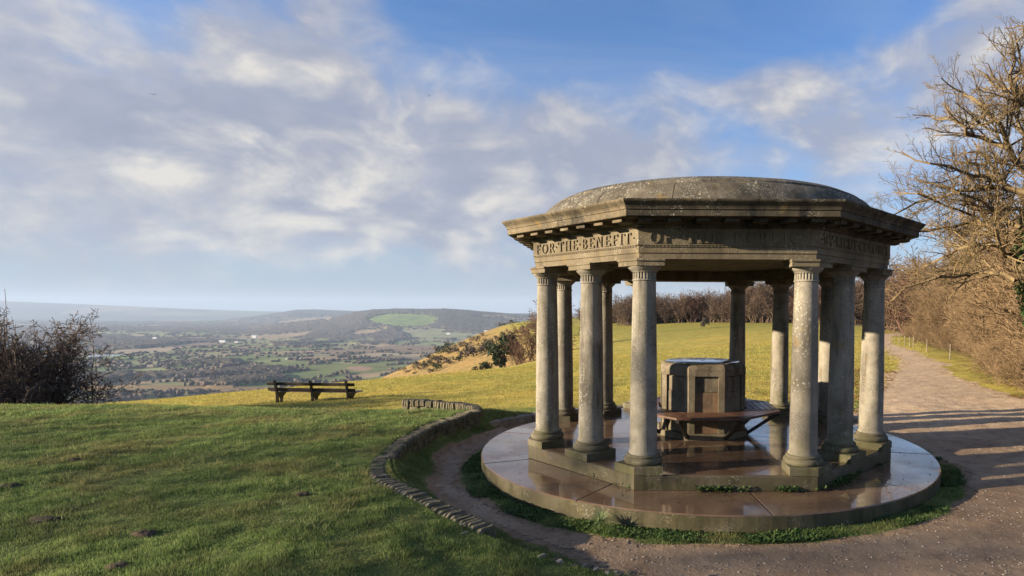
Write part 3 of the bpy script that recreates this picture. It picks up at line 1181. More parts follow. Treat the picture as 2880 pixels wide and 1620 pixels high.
ARCH = [(2.10, 2.539), (2.497, 2.539), (2.497, 2.603), (2.509, 2.609), (2.509, 2.685), (2.516, 2.688), (2.527, 2.696), (2.527, 2.707), (2.10, 2.707)]
FRZ = [(2.12, 2.708), (2.521, 2.708), (2.521, 2.886), (2.12, 2.886)]
CRN = [(2.12, 2.887), (2.535, 2.887), (2.548, 2.905), (2.560, 2.911), (2.560, 2.930), (2.585, 2.936), (2.596, 2.950), (2.596, 2.976), (2.850, 2.976), (2.856, 2.981), (2.856, 3.048),
       (2.868, 3.052), (2.870, 3.066), (2.880, 3.086), (2.902, 3.108), (2.922, 3.128), (2.929, 3.140), (2.929, 3.156), (2.55, 3.172), (2.12, 3.172)]
TEXT = {0: ('OF .THE. PUBLIC .', -0.93, 0.97), 7: ('FOR.THE.BENEFIT.', -0.97, 0.98), 1: ('.BY.LIEUT.COLONEL', -0.97, 0.97)}
for k in range(8):
    jx = (0.02, -0.05, 0.04, 0.0, 0.03, -0.03, 0.05, 0.0)[k]
    arc_o = place('architrave', face_block(ARCH, k, 0.0015, (-1, jx - 0.0015)), m_ent)
    place('architrave', face_block(ARCH, k, 0.0015, (1, jx + 0.0015)), m_ent)
    # row of small drops under the upper fascia and a beaded fillet
    n_ = 46
    bd = []
    for i in range(n_):
        x = (i + 0.5 - n_ / 2) * 2.0 / n_
        bd.append(([(x - 0.015, 0, 2.688), (x + 0.015, 0, 2.688), (x + 0.015, 0.012, 2.690), (x - 0.015, 0.012, 2.690), (x - 0.015, 0, 2.672), (x + 0.015, 0, 2.672), (x + 0.015, 0.010, 2.675), (x - 0.015, 0.010, 2.675)],
                   [(0, 1, 2, 3), (7, 6, 5, 4), (3, 2, 6, 7), (1, 5, 6, 2), (0, 3, 7, 4)]))
    v, f = on_face(join_vf(bd), k, 2.509)
    place('bead_moulding', (v, f), m_ent, arc_o).location = (0, 0, -GZ)
    fr = place('frieze', face_block(FRZ, k, 0.0012, (-1, jx - 0.0012)), m_ent)
    place('frieze', face_block(FRZ, k, 0.0012, (1, jx + 0.0012)), m_ent)
    if k in TEXT:
        s_, a_, b_ = TEXT[k]
        for vf in lettering(s_, a_, b_, 2.720, 0.128, 0.016):
            place('letter', on_face(vf, k, 2.521), m_ent, fr).location = (0, 0, -GZ)
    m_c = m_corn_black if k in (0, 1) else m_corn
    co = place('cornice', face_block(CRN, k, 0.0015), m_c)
    for i in range(7):
        x = (i - 3) * 0.322
        v, f = box_vf(x - 0.077, x + 0.077, 0.0, 0.205, 2.932, 2.9745)
        v, f = on_face((v, [q[::-1] for q in f]), k, 2.59)
        place('mutule', (v, [q[::-1] for q in f]), m_c, co).location = (0, 0, -GZ)
# ceiling under the roof
place('ceiling', prism_vf([(2.2 * math.cos(math.radians(22.5 + 45 * i)), 2.2 * math.sin(math.radians(22.5 + 45 * i))) for i in range(8)], 2.72, 2.80), m_soffit)
# roof: two courses of curved stones over a core
roof = place('roof', lathe_vf([(2.58, 3.15), (2.56, 3.20), (2.38, 3.42), (1.93, 3.575), (1.2, 3.63), (0.01, 3.67)], 64), m_roof, smooth_=True)


def dome_piece(prof, a0, a1, thick, n=6):
    V = []
    m_ = len(prof)
    for lay in (0, 1):
        for i in range(n + 1):
            a = a0 + (a1 - a0) * i / n
            for r, z in prof:
                V.append((r * math.cos(a), r * math.sin(a), z - lay * thick))
    F = []
    S = (n + 1) * m_
    for i in range(n):
        for j in range(m_ - 1):
            a, b_ = i * m_ + j, (i + 1) * m_ + j
            F.append((a, b_, b_ + 1, a + 1))
            F.append((S + a + 1, S + b_ + 1, S + b_, S + a))
        F.append((i * m_, S + i * m_, S + (i + 1) * m_, (i + 1) * m_))
        F.append((i * m_ + m_ - 1, (i + 1) * m_ + m_ - 1, S + (i + 1) * m_ + m_ - 1, S + i * m_ + m_ - 1))
    for j in range(m_ - 1):
        F.append((j, j + 1, S + j + 1, S + j))
        e = n * m_
        F.append((e + j + 1, e + j, S + e + j, S + e + j + 1))
    return V, F


low = [(2.64, 3.172), (2.615, 3.215), (2.53, 3.335), (2.44, 3.435), (2.36, 3.470)]
up = [(2.37, 3.455), (2.345, 3.500), (2.22, 3.560), (1.95, 3.625), (1.6, 3.662), (1.0, 3.700), (0.03, 3.720)]
for i in range(16):
    a0 = 2 * math.pi * (i + 0.35) / 16
    v, f = dome_piece(low, a0 + 0.0016, a0 + 2 * math.pi / 16 - 0.0016, 0.08)
    q = place('roof_stone', (v, f), m_roof, roof)
    q.location = (0, 0, -GZ - 0.003 * (i % 3))
    a0 = 2 * math.pi * (i + 0.8) / 16
    v, f = dome_piece(up, a0 + 0.0012, a0 + 2 * math.pi / 16 - 0.0012, 0.07)
    q = place('roof_stone', (v, f), m_roof, roof)
    q.location = (0, 0, -GZ - 0.002 * (i % 2))
for o in bpy.data.objects:
    if o.name.startswith('roof') and o.type == 'MESH':
        auto_smooth(o, 30)

# ------------------------------------------------------------------ pedestal with its metal disc, and the bench round it
m_disc, b = mat('polished steel disc')
p = wpos()
setin(b, 'Base Color', mixc(noise(p, 5, 4).ss(0.4, 0.7), (0.62, 0.64, 0.68), (0.50, 0.52, 0.56)))
setin(b, 'Metallic', 1.0)
setin(b, 'Roughness', noise(p, 9, 3).ss(0.4, 0.7, 0.10, 0.22))
m_engr, b = mat('engraved marks')
setin(b, 'Base Color', (0.05, 0.05, 0.055))
setin(b, 'Roughness', 0.6)
m_drip, b = mat('pale lime drips')
setin(b, 'Base Color', (0.46, 0.43, 0.36))
setin(b, 'Roughness', 0.7)
PED = link('stone_pedestal', None, None, (CX, CY, 0.0055), label='octagonal stone pedestal with recessed panels and a shiny round metal disc on top', cat='pedestal')
PA = 0.65


def oct_poly(a, rot=22.5):
    R = a / math.cos(math.pi / 8)
    return [(R * math.cos(math.radians(rot + 45 * i)), R * math.sin(math.radians(rot + 45 * i))) for i in range(8)]


core = link('core', py_mesh('core', *prism_vf(oct_poly(PA - 0.055), 0.0, 1.05), m_ped), PED)
link('foot', py_mesh('foot', *prism_vf(oct_poly(PA + 0.05), 0.0, 0.09, 0.012), m_ped), PED)


def ped_local(x0, x1, d0, d1, z0, z1, k):
    v, f = box_vf(x0, x1, d0, d1, z0, z1)
    v, f = on_face((v, [q[::-1] for q in f]), k, 0.0)
    return v, [q[::-1] for q in f]


for k in range(8):
    hw = PA * T8
    th = math.radians(-90 + 45 * k)
    # frame of each face: two stiles and a rail, so the panel sits back
    for s in (-1, 1):
        prof = [(PA - 0.054, 0.091), (PA, 0.091), (PA, 0.955), (PA - 0.054, 0.955)]
        V = []
        for xx in (0.178, hw):
            for a, z in prof:
                tt = s * min(xx, a * T8 - 0.001)
                V.append((a * math.cos(th) - tt * math.sin(th), a * math.sin(th) + tt * math.cos(th), z))
        F = [(3, 2, 1, 0), (4, 5, 6, 7)] + [(i, (i + 1) % 4, 4 + (i + 1) % 4, 4 + i) for i in range(4)]
        link('stile', py_mesh('stile', V, F, m_ped), PED)
    # rounded top stone of this face
    prof = [(0.0, 0.94), (PA - 0.056, 0.94), (PA - 0.056, 0.957), (PA + 0.002, 0.957), (PA + 0.002, 1.06), (PA - 0.012, 1.098), (PA - 0.045, 1.124), (PA - 0.09, 1.132), (0.0, 1.132)]
    link('cap_stone', py_mesh('cap_stone', *face_block(prof, k, 0.0012), m_ped), PED)
    # panel in two blocks with a joint
    mlow = m_ped_red if k in (0,) else m_ped
    link('panel_stone', py_mesh('panel_stone', *ped_local(-0.176, 0.176, PA - 0.056, PA - 0.036, 0.716, 0.937, k), m_ped), PED)
    link('panel_stone', py_mesh('panel_stone', *ped_local(-0.176, 0.176, PA - 0.056, PA - 0.030, 0.093, 0.710, k), mlow), PED)
    rr = random.Random(50 + k)
    for j in range(2):
        x = rr.uniform(-0.15, 0.15)
        z1 = rr.uniform(0.68, 0.80)
        link('lime_streak', py_mesh('lime_streak', *ped_local(x - rr.uniform(0.004, 0.012), x + 0.006, PA - 0.05, PA - 0.0285 - (0.006 if z1 > 0.71 else 0) + (0.0), rr.uniform(0.40, 0.52), min(z1, 0.709), k), m_drip), PED)
disc = link('disc', py_mesh('disc', *lathe_vf([(0.575, 1.134), (0.585, 1.137), (0.585, 1.146), (0.578, 1.150), (0.0, 1.150)], 64, False), m_disc, True), PED)
disc.data.set_sharp_from_angle(angle=math.radians(30))
mk = []
for i in range(24):
    a = math.radians(15 * i)
    v, f = box_vf(0.30, 0.30 + (0.22 if i % 2 == 0 else 0.12), -0.003, 0.003, 1.150, 1.1512)
    mk.append(xf((v, f), rotz=a))
mk.append(lathe_vf([(0.03, 1.150), (0.03, 1.1516), (0.0, 1.1516)], 16, False))
link('direction_mark', py_mesh('direction_mark', *join_vf(mk), m_engr), disc)

m_slat, b = mat('wet brown bench timber')
p = wpos()
setin(b, 'Base Color', mixc(noise(p, 6, 4).ss(0.35, 0.7), (0.085, 0.042, 0.026), (0.14, 0.075, 0.048)))
setin(b, 'Roughness', noise(p, 3, 3).ss(0.35, 0.65, 0.28, 0.5))
setin(b, 'Normal', bump(noise(scaled(p, (1, 1, 8)), 30, 4, 0.7), 0.004, 0.5))
m_iron, b = mat('black painted iron')
p = wpos()
setin(b, 'Base Color', mixc(noise(p, 14, 4).ss(0.5, 0.75), (0.014, 0.013, 0.013), (0.045, 0.036, 0.030)))
setin(b, 'Roughness', 0.42)
RBN = link('ring_bench', None, None, (CX, CY, 0.0055), label='dark brown slatted octagonal bench wrapped round the stone pedestal', cat='bench')
for k in range(8):
    a0 = PA + 0.03
    n_ = 5
    wd = (1.165 - a0) / n_
    for i in range(n_):
        lo = a0 + i * wd + 0.006
        hi = a0 + (i + 1) * wd - 0.006
        pr = [(lo, 0.388), (hi, 0.388), (hi, 0.418), (hi - 0.004, 0.422), (lo + 0.004, 0.422), (lo, 0.418)]
        link('slat', py_mesh('slat', *face_block(pr, k, 0.004), m_slat), RBN)
    # angled strut and arm at each corner
    th = math.radians(-90 + 22.5 + 45 * k)
    Rin, Rout = PA / math.cos(math.pi / 8), 1.165 / math.cos(math.pi / 8)

    def bar(r0, z0, r1, z1, w, hgt):
        d = Vector((r1 - r0, 0, z1 - z0))
        nrm = Vector((-d.z, 0, d.x)).normalized() * hgt / 2
        V = []
        for yy in (-w / 2, w / 2):
            for (rr_, zz_) in ((r0, z0), (r1, z1)):
                V.append((rr_ - nrm.x, yy, zz_ - nrm.z))
                V.append((rr_ + nrm.x, yy, zz_ + nrm.z))
        F = [(0, 2, 3, 1), (4, 5, 7, 6), (0, 4, 6, 2), (1, 3, 7, 5), (0, 1, 5, 4), (2, 6, 7, 3)]
        return xf((V, F), rotz=th)
    link('bracket', py_mesh('bracket', *join_vf([bar(Rin + 0.03, 0.03, Rout - 0.09, 0.352, 0.05, 0.05)]), m_iron), RBN)
    link('seat_arm', py_mesh('seat_arm', *bar(Rin + 0.01, 0.364, Rout - 0.02, 0.364, 0.055, 0.044), m_iron), RBN)

# ------------------------------------------------------------------ ring wall, kerb and edging
WALL = link('low_stone_wall', None, None, (CX, CY, GZ), label='low curved dry-stone wall of upright stones holding back the grass bank', cat='wall')
rr = random.Random(5)
line = []
for i in range(0, 121):
    a = math.radians(155 + (238 - 155) * i / 120)
    rad = RING + 0.22 * math.exp(-((i / 120 - 0.66) / 0.16) ** 2)
    top = Hs(CX + (rad + 0.24) * math.cos(a), CY + (rad + 0.24) * math.sin(a)) + 0.012
    k = float(smooth(0.0, 0.12, np.array(i / 120.0)))
    line.append((rad * math.cos(a), rad * math.sin(a), 0.01 * (1 - k) + top * k))
stub = [(-3.17, 11.30), (-3.16, 11.62), (-3.32, 11.92), (-3.66, 12.20), (-4.10, 12.42), (-4.6, 12.62), (-5.05, 12.74)]
stub = [(x - CX, y - CY, 0.01) for x, y in stub]
full = [Vector(q) for q in stub[::-1][:-1]] + [Vector(q) for q in line]
# resample the wall's run
cum = [0.0]
for a, b_ in zip(full, full[1:]):
    cum.append(cum[-1] + (b_ - a).length)
cum = np.array(cum)
fa_ = np.array([tuple(v) for v in full])


def along(s):
    q = np.array([np.interp(s, cum, fa_[:, i]) for i in range(3)])
    q2 = np.array([np.interp(min(s + 0.05, cum[-1]), cum, fa_[:, i]) for i in range(3)])
    q1 = np.array([np.interp(max(s - 0.05, 0), cum, fa_[:, i]) for i in range(3)])
    return q, math.atan2(q2[1] - q1[1], q2[0] - q1[0])


def rough_box(lx, ly, z0, z1, rnd, j=0.012):
    v, f = box_vf(-lx / 2, lx / 2, -ly / 2, ly / 2, z0, z1, min(lx, ly) * 0.16)
    return [(x + rnd.uniform(-j, j), y + rnd.uniform(-j, j), z + rnd.uniform(-j, j) * 0.7) for x, y, z in v], f


stone_pool = [py_mesh('coping_stone', *rough_box(1.0, 1.0, 0, 1.0, rr, 0.05), m_wall) for _ in range(6)]
s = 0.03
while s < cum[-1] - 0.03:
    w = rr.uniform(0.050, 0.085)
    q, a = along(s)
    hgt = 0.135
    o = link('coping_stone', rr.choice(stone_pool), WALL, (q[0], q[1], q[2] - hgt - GZ + rr.uniform(-0.014, 0.014)), a + rr.uniform(-0.07, 0.07))
    o.scale = (w * 0.93, rr.uniform(0.19, 0.245), hgt)
    s += w
course_pool = [py_mesh('wall_stone', *rough_box(1.0, 1.0, 0, 1.0, rr, 0.035), m_wall) for _ in range(5)]
for lay in range(2):
    s = 0.0
    while s < cum[-1] * 0.72:
        w = rr.uniform(0.16, 0.30)
        q, a = along(s + w / 2)
        top = q[2] - 0.137 - lay * 0.105
        o = link('wall_stone', rr.choice(course_pool), WALL, (q[0], q[1], top - 0.10 - GZ), a)
        o.scale = (w - 0.014, 0.185 + rr.uniform(-0.02, 0.01), 0.10)
        s += w

KERB = link('ring_kerb', None, None, (CX, CY, GZ), label='pale flush stone kerb curving round the far side of the pavilion', cat='kerb')
kerb_pool = [py_mesh('kerb_stone', *rough_box(1.0, 1.0, 0, 1.0, rr, 0.018), m_kerb) for _ in range(5)]
a = 151.0
while a > 40:
    st_ = rr.uniform(4.2, 5.6)
    am = math.radians(a - st_ / 2)
    o = link('kerb_stone', rr.choice(kerb_pool), KERB, ((RING + 0.02) * math.cos(am), (RING + 0.02) * math.sin(am), -0.14 + 0.165 + rr.uniform(-0.004, 0.004) - 0.0), am + math.pi / 2)
    o.scale = (math.radians(st_) * RING - 0.012, 0.17 if a > 40 else 0.09, 0.15 if a > 40 else 0.135)
    o.location.z = -0.125 if a > 40 else -0.117
    a -= st_
EDG = link('stone_edging', None, None, (CX, CY, GZ), label='broken line of small pale stones edging the lawn in front of the pavilion', cat='edging')
a = 234.0
while a < 272:
    st_ = rr.uniform(0.25, 1.1)
    am = math.radians(a + st_ / 2)
    if rr.random() < 0.92:
        rad = RING + rr.gauss(0.0, 0.075)
        x_, y_ = rad * math.cos(am), rad * math.sin(am)
        gz_ = Hs(CX + x_, CY + y_) - GZ
        o = link('edging_stone', rr.choice(stone_pool if rr.random() < 0.5 else kerb_pool), EDG, (x_, y_, gz_ - 0.030 + rr.uniform(-0.012, 0.006)), am + math.pi / 2 + rr.uniform(-0.4, 0.4))
        o.scale = (min(math.radians(st_) * RING * 0.85, 0.10) * rr.uniform(0.5, 1.1), rr.uniform(0.035, 0.12), 0.05)
    a += st_

# ------------------------------------------------------------------ park bench
m_bslat, b = mat('weathered dark bench boards')
p = wpos()
setin(b, 'Base Color', mixc(noise(scaled(p, (0.6, 4, 4)), 3.0, 4).ss(0.4, 0.7), (0.030, 0.022, 0.018), (0.075, 0.055, 0.045)))
setin(b, 'Roughness', 0.45)
m_bseat, b = mat('worn grey seat boards')
p = wpos()
setin(b, 'Base Color', mixc(noise(scaled(p, (0.6, 4, 4)), 3.0, 4).ss(0.4, 0.7), (0.13, 0.095, 0.085), (0.23, 0.18, 0.165)))
setin(b, 'Roughness', 0.5)
bx_, by_ = -11.25, 20.4
BZ = min(Hs(bx_ + 1.25 * q, by_) for q in (-1, 0, 1))
PB = link('park_bench', None, None, (bx_, by_, BZ - 0.02), -0.06, label='long dark park bench with three iron legs facing away over the valley', cat='bench')
LEN = 3.1
for x in (-1.28, 0.0, 1.28):
    # side outline in (y, z): +y is the front (the bench looks away from the camera)
    back_ = [(-0.10, -0.04), (-0.02, -0.04), (-0.04, 0.36), (-0.05, 0.44), (-0.155, 0.80), (-0.16, 0.835), (-0.19, 0.85), (-0.22, 0.83), (-0.215, 0.80), (-0.13, 0.44), (-0.11, 0.30)]
    front_ = [(0.10, -0.04), (0.20, -0.04), (0.17, 0.10), (0.22, 0.22), (0.42, 0.36), (0.43, 0.40), (-0.045, 0.40), (-0.045, 0.34), (0.04, 0.28), (0.10, 0.16)]
    parts = []
    for pts in (back_, front_):
        n_ = len(pts)
        V = [(x + s * 0.035, y, z) for s in (-1, 1) for y, z in pts]
        F = [tuple(range(n_)), tuple(range(2 * n_ - 1, n_ - 1, -1))] + [(i + 1 if i + 1 < n_ else 0, i, n_ + i, n_ + (i + 1) % n_) for i in range(n_)]
        parts.append((V, [q[::-1] for q in F]))
    link('leg', py_mesh('leg', *join_vf(parts), m_iron), PB)
for i, yy in enumerate((-0.02, 0.10, 0.22, 0.34)):
    v, f = box_vf(-LEN / 2, LEN / 2, yy, yy + 0.105, 0.402, 0.437, 0.006)
    link('seat_board', py_mesh('seat_board', v, f, m_bseat), PB)
for zz, yy in ((0.50, -0.075), (0.70, -0.130)):
    v, f = box_vf(-LEN / 2 - 0.08, LEN / 2 - 0.02, -0.018, 0.018, -0.055, 0.055, 0.006)
    M = Matrix.Translation((0, yy + 0.035, zz)) @ Matrix.Rotation(math.radians(16), 4, 'X')
    link('back_board', py_mesh('back_board', *xf((v, f), M=M), m_bslat), PB)

# ------------------------------------------------------------------ the large bare tree that reaches in over the path


def W(px, py, depth):
    rx, rz = ray(px * 2576 / 2880, py * 2576 / 2880)
    return Vector((rx * depth, depth, CAM_Z + rz * depth))


BT = link('bare_tree', None, None, (10.95, 15.4, Hs(10.95, 15.4) - 0.05), label='large bare tree with ivy on its trunk, branches spreading over the path', cat='tree')
o_ = Vector(BT.location)
tr = Stems(3)
trunk = [Vector((10.95, 15.4, o_.z)), Vector((10.75, 15.35, 1.2)), Vector((10.35, 15.2, 2.4)), Vector((9.95, 15.05, 3.3)), Vector((10.2, 15.0, 4.3)), Vector((10.55, 15.0, 5.2)), Vector((10.75, 15.0, 6.2)), Vector((10.6, 15.1, 7.4)), Vector((10.7, 15.2, 8.8)), Vector((10.4, 15.2, 10.0)), Vector((10.5, 15.2, 11.0))]
tr.line([v - o_ for v in trunk[:6]], 0.27, 0.19)
tr.line([v - o_ for v in trunk[5:]], 0.19, 0.03)
link('trunk', tr.mesh('trunk', m_bark, 8), BT)
limbs = [
    ([(2900, 500), (2837, 417), (2813, 348), (2763, 298), (2709, 263), (2647, 220)], 15.0, 0.075),
    ([(2837, 417), (2767, 390), (2717, 359), (2670, 332), (2620, 328), (2566, 323)], 14.8, 0.055),
    ([(2900, 545), (2786, 495), (2701, 483), (2616, 460), (2539, 429)], 14.4, 0.060),
    ([(2900, 548), (2786, 525), (2709, 535), (2620, 560), (2540, 590), (2490, 610)], 15.6, 0.062),
    ([(2856, 727), (2825, 720), (2810, 693), (2794, 645), (2740, 610), (2660, 580), (2580, 545), (2510, 540)], 15.0, 0.065),
    ([(2856, 790), (2800, 770), (2733, 768), (2641, 778), (2545, 809), (2497, 857)], 14.2, 0.055),
    ([(2810, 693), (2740, 690), (2660, 720), (2580, 760), (2520, 780)], 15.4, 0.050),
    ([(2900, 600), (2820, 590), (2740, 620), (2650, 640), (2560, 650), (2500, 660)], 16.2, 0.055),
    ([(2905, 350), (2860, 280), (2840, 210), (2850, 140), (2830, 90)], 15.2, 0.060),
    ([(2905, 300), (2850, 250), (2790, 235), (2740, 190)], 15.8, 0.045),
    ([(2905, 250), (2870, 180), (2860, 120), (2875, 60)], 15.0, 0.04),
    ([(2890, 440), (2850, 470), (2780, 440), (2720, 430), (2660, 440)], 16.4, 0.045),
    ([(2900, 430), (2860, 340), (2850, 290), (2810, 240), (2780, 180)], 16.0, 0.045),
    ([(2870, 640), (2800, 600), (2760, 560), (2700, 545), (2620, 515), (2570, 500)], 14.6, 0.05),
    ([(2880, 700), (2930, 600), (2990, 450), (3060, 300)], 15.4, 0.08),
    ([(2900, 600), (2990, 520), (3080, 470), (3160, 400)], 15.0, 0.07),
    ([(2880, 720), (2860, 660), (2900, 560), (2930, 420), (2925, 280)], 17.5, 0.07),
]
cr = Stems(8)
spec = [(0.17, 0.34, 48, 5, 0.16, 0.05, 0.10), (0.10, 0.42, 46, 4, 0.20, 0.05, 0.12), (0.10, 0.45, 44, 3, 0.22, 0.05, 0.15), (0.075, 0.55, 40, 2, 0.2, 0.05, 0.25)]
for pts, dep, r0 in limbs:
    P = []
    for i, q in enumerate(pts):
        P.append(W(q[0], q[1], dep + 0.5 * math.sin(i * 1.7 + dep * 3) + 0.12 * i))
    # smooth the limb by inserting wandering midpoints
    Q = [P[0]]
    for a, b_ in zip(P, P[1:]):
        L = (b_ - a).length
        mid = a.lerp(b_, 0.5) + Vector((cr.r.gauss(0, 0.05 * L), cr.r.gauss(0, 0.08 * L), cr.r.gauss(0, 0.05 * L)))
        Q += [mid, b_]
    Q = [v - o_ for v in Q]
    cr.line(Q, r0 * 1.3, 0.014)
    cr.children(Q, r0, 0.012, 0, spec[:3], 2.6)
link('branches', cr.mesh('branches', m_twig, 3), BT)
lc, lr_ = [], []
for i in range(14):
    k = i / 13
    v = trunk[1].lerp(trunk[3], k) if k < 0.7 else trunk[3].lerp(trunk[4], (k - 0.7) / 0.3)
    lc.append(tuple(v - o_))
    lr_.append((0.42, 0.42, 0.30))
v, f, r_ = leaf_cloud(lc, lr_, 3200, 0.085, 5, hollow=0.45)
link('ivy', np_mesh('ivy', v, f, m_ivy, False, {'rnd': r_}), BT)
print('tree segs', len(cr.a))


# ------------------------------------------------------------------ thicket along the path
def shrub_mesh(seed, height, spread, stems, spc, m, total=3.2, base_r=0.03, lean=0.35):
    s_ = Stems(seed)
    for i in range(stems):
        a = s_.r.uniform(0, 2 * math.pi)
        d = Vector((math.cos(a) * lean * s_.r.uniform(0.2, 1.3), math.sin(a) * lean * s_.r.uniform(0.2, 1.3), 1))
        p0 = Vector((s_.r.gauss(0, spread * 0.22), s_.r.gauss(0, spread * 0.22), -0.1))
        L = height * s_.r.uniform(0.65, 1.1)
        pts = s_.wander(p0, d, L, 8, 0.09, 0.02)
        s_.line(pts, base_r * s_.r.uniform(0.6, 1.2), 0.008)
        s_.children(pts, base_r, 0.006, 0, spc, total)
    return s_


hz_spec = [(0.22, 0.36, 42, 4, 0.14, 0.06, 0.10), (0.15, 0.45, 42, 3, 0.18, 0.05, 0.12), (0.14, 0.5, 38, 2, 0.18, 0.03, 0.2)]
shr = [shrub_mesh(20 + i, 5.2, 1.6, 8, hz_spec, m_twig2, 5.5, 0.04) for i in range(3)]
me_shr = [s_.mesh('stems', m_twig2, 3) for s_ in shr]
print('shrub segs', [len(s_.a) for s_ in shr])
und_spec = [(0.10, 0.45, 55, 3, 0.25, 0.0, 0.05), (0.09, 0.5, 55, 2, 0.25, -0.02, 0.1)]
und = shrub_mesh(60, 1.9, 2.2, 26, und_spec, m_twig2, 3.2, 0.014, 0.9)
me_und = und.mesh('stems', m_twig2, 3)
hedge_line = [(12.9, 14.6), (13.4, 18.2), (15.6, 22.5), (17.8, 27.5), (20.0, 32.5), (22.3, 38), (24.6, 45), (27.0, 53), (30.5, 62), (35, 72), (41, 84), (46, 98)]
rr = random.Random(77)
hp = []
for i in range(len(hedge_line) - 1):
    (x0, y0), (x1, y1) = hedge_line[i], hedge_line[i + 1]
    L = math.hypot(x1 - x0, y1 - y0)
    n_ = max(2, int(L / (1.7 + 0.03 * y0)))
    for j in range(n_):
        t_ = (j + rr.random() * 0.6) / n_
        hp.append((x0 + (x1 - x0) * t_, y0 + (y1 - y0) * t_))
SHRUB_G = 'bare shrubs in the thicket beside the gravel path'
n_shrub = 0
for (x, y) in hp:
    for row in range(4):
        if row == 3 and (y > 36 or rr.random() < 0.35):
            continue
        if row == 2 and rr.random() < 0.3:
            continue
        ox, oy = x + row * 1.9 + rr.uniform(-0.5, 0.7), y - row * 0.7 + rr.uniform(-0.6, 0.6)
        z = Hs(ox, oy)
        o = link('bare_shrub', None, None, (ox, oy, z), rr.uniform(0, 6.28), label='brown bare multi-stemmed shrub in the dense thicket beside the gravel path', cat='shrub', group=SHRUB_G)
        sc = rr.uniform(0.85, 1.15) * (1.10 + 0.36 * row) * (1.0 if y < 45 else 0.85)
        o.scale = (sc * rr.uniform(0.95, 1.3), sc * rr.uniform(0.95, 1.3), sc)
        link('stems', rr.choice(me_shr), o)
        n_shrub += 1
    # brambles at the foot
    ox, oy = x - 0.7 + rr.uniform(-0.3, 0.4), y + rr.uniform(-0.6, 0.6)
    o = link('bramble', None, None, (ox, oy, Hs(ox, oy)), rr.uniform(0, 6.28), label='low tangled brown bramble at the foot of the thicket beside the path', cat='shrub', group='brambles at the foot of the thicket')
    o.scale = (1.1, 1.1, rr.uniform(0.7, 1.1))
    link('stems', me_und, o)
print('shrubs', n_shrub)

# fence posts at the far bend
m_post, b = mat('pale split post')
p = wpos()
setin(b, 'Base Color', mixc(noise(p, 8, 4).ss(0.4, 0.7), (0.14, 0.115, 0.085), (0.24, 0.205, 0.16)))
setin(b, 'Roughness', 0.9)
pv, pf = lathe_vf([(0.034, -0.2), (0.032, 0.78), (0.025, 0.82), (0.0, 0.84)], 8, False)
for i, (px, dpt) in enumerate(((2528, 47), (2543, 45), (2557, 44), (2568, 43), (2606, 38), (2672, 31))):
    x = ray(px * 2576 / 2880, 900)[0] * dpt
    nm = ['farthest pale fence post at the bend of the path', 'second pale fence post from the far bend of the path', 'third pale fence post from the far bend of the path',
          'fourth pale fence post from the far bend of the path', 'fifth pale fence post, standing apart before the thicket', 'nearest pale fence post in front of the thicket'][i]
    link('fence_post', py_mesh('fence_post', pv, pf, m_post, True), None, (x, dpt, Hs(x, dpt)), label=nm, cat='post', group='fence posts along the thicket')

# ------------------------------------------------------------------ thorn bush on the bank
bs = shrub_mesh(91, 2.9, 4.2, 80, [(0.17, 0.40, 50, 4, 0.2, 0.02, 0.04), (0.11, 0.46, 52, 3, 0.25, 0.0, 0.06), (0.10, 0.5, 50, 2, 0.25, 0.0, 0.1)], m_bush, 4.2, 0.018, 0.50)
TB = link('thorn_bush', None, None, (-18.2, 16.2, Hs(-18.2, 16.2) - 0.1), label='dense dark bare thorn bush behind the grass bank, long shoots on top', cat='bush')
TB.scale = (1.0, 1.0, 1.08)
bush = bs.mesh('stems', m_bush, 3)
link('stems', bush, TB)
ws = Stems(92)
for i in range(26):
    p0 = Vector((ws.r.gauss(0, 0.9), ws.r.gauss(0, 0.6), 1.4))
    ws.line(ws.wander(p0, Vector((ws.r.gauss(0, 0.25), ws.r.gauss(0, 0.2), 1)), ws.r.uniform(1.2, 2.3), 5, 0.05, 0.03), 0.014, 0.006)
link('shoots', ws.mesh('shoots', m_bush, 3), TB)
#print('bush segs', len(bs.a))

# ------------------------------------------------------------------ bare woodland behind the meadow, on the spur and in the valley


def crown_field(name, pts, size, m, tris, seed, tri=0.16, label=None, cat=None, flat=1.0):
    """one mass of crowns: every crown its own lumpy cloud of small faces with a dark core"""
    g_ = np.random.default_rng(seed)
    Vs, Fs, Rs = [], [], []
    off = 0
    for (x, y, z), h in zip(pts, size):
        nl = 5
        cs = np.stack([g_.normal(0, 0.24 * h, nl), g_.normal(0, 0.24 * h, nl), g_.uniform(0.32, 0.72, nl) * h], 1) + np.array([x, y, z])
        rs = np.stack([g_.uniform(0.22, 0.34, nl) * h, g_.uniform(0.22, 0.34, nl) * h, g_.uniform(0.20, 0.30, nl) * h * flat], 1)
        v, f, r_ = leaf_cloud(cs, rs, tris, tri * h, int(g_.integers(1e9)), hollow=0.35)
        r_ = np.clip(r_ * 0.6 + 0.4 * g_.random(), 0, 1)
        Vs.append(v)
        Fs.append(f + off)
        Rs.append(r_)
        off += len(v)
    return link(name, np_mesh(name, np.concatenate(Vs), np.concatenate(Fs), m, False, {'rnd': np.concatenate(Rs)}), kind='stuff', label=label, cat=cat)


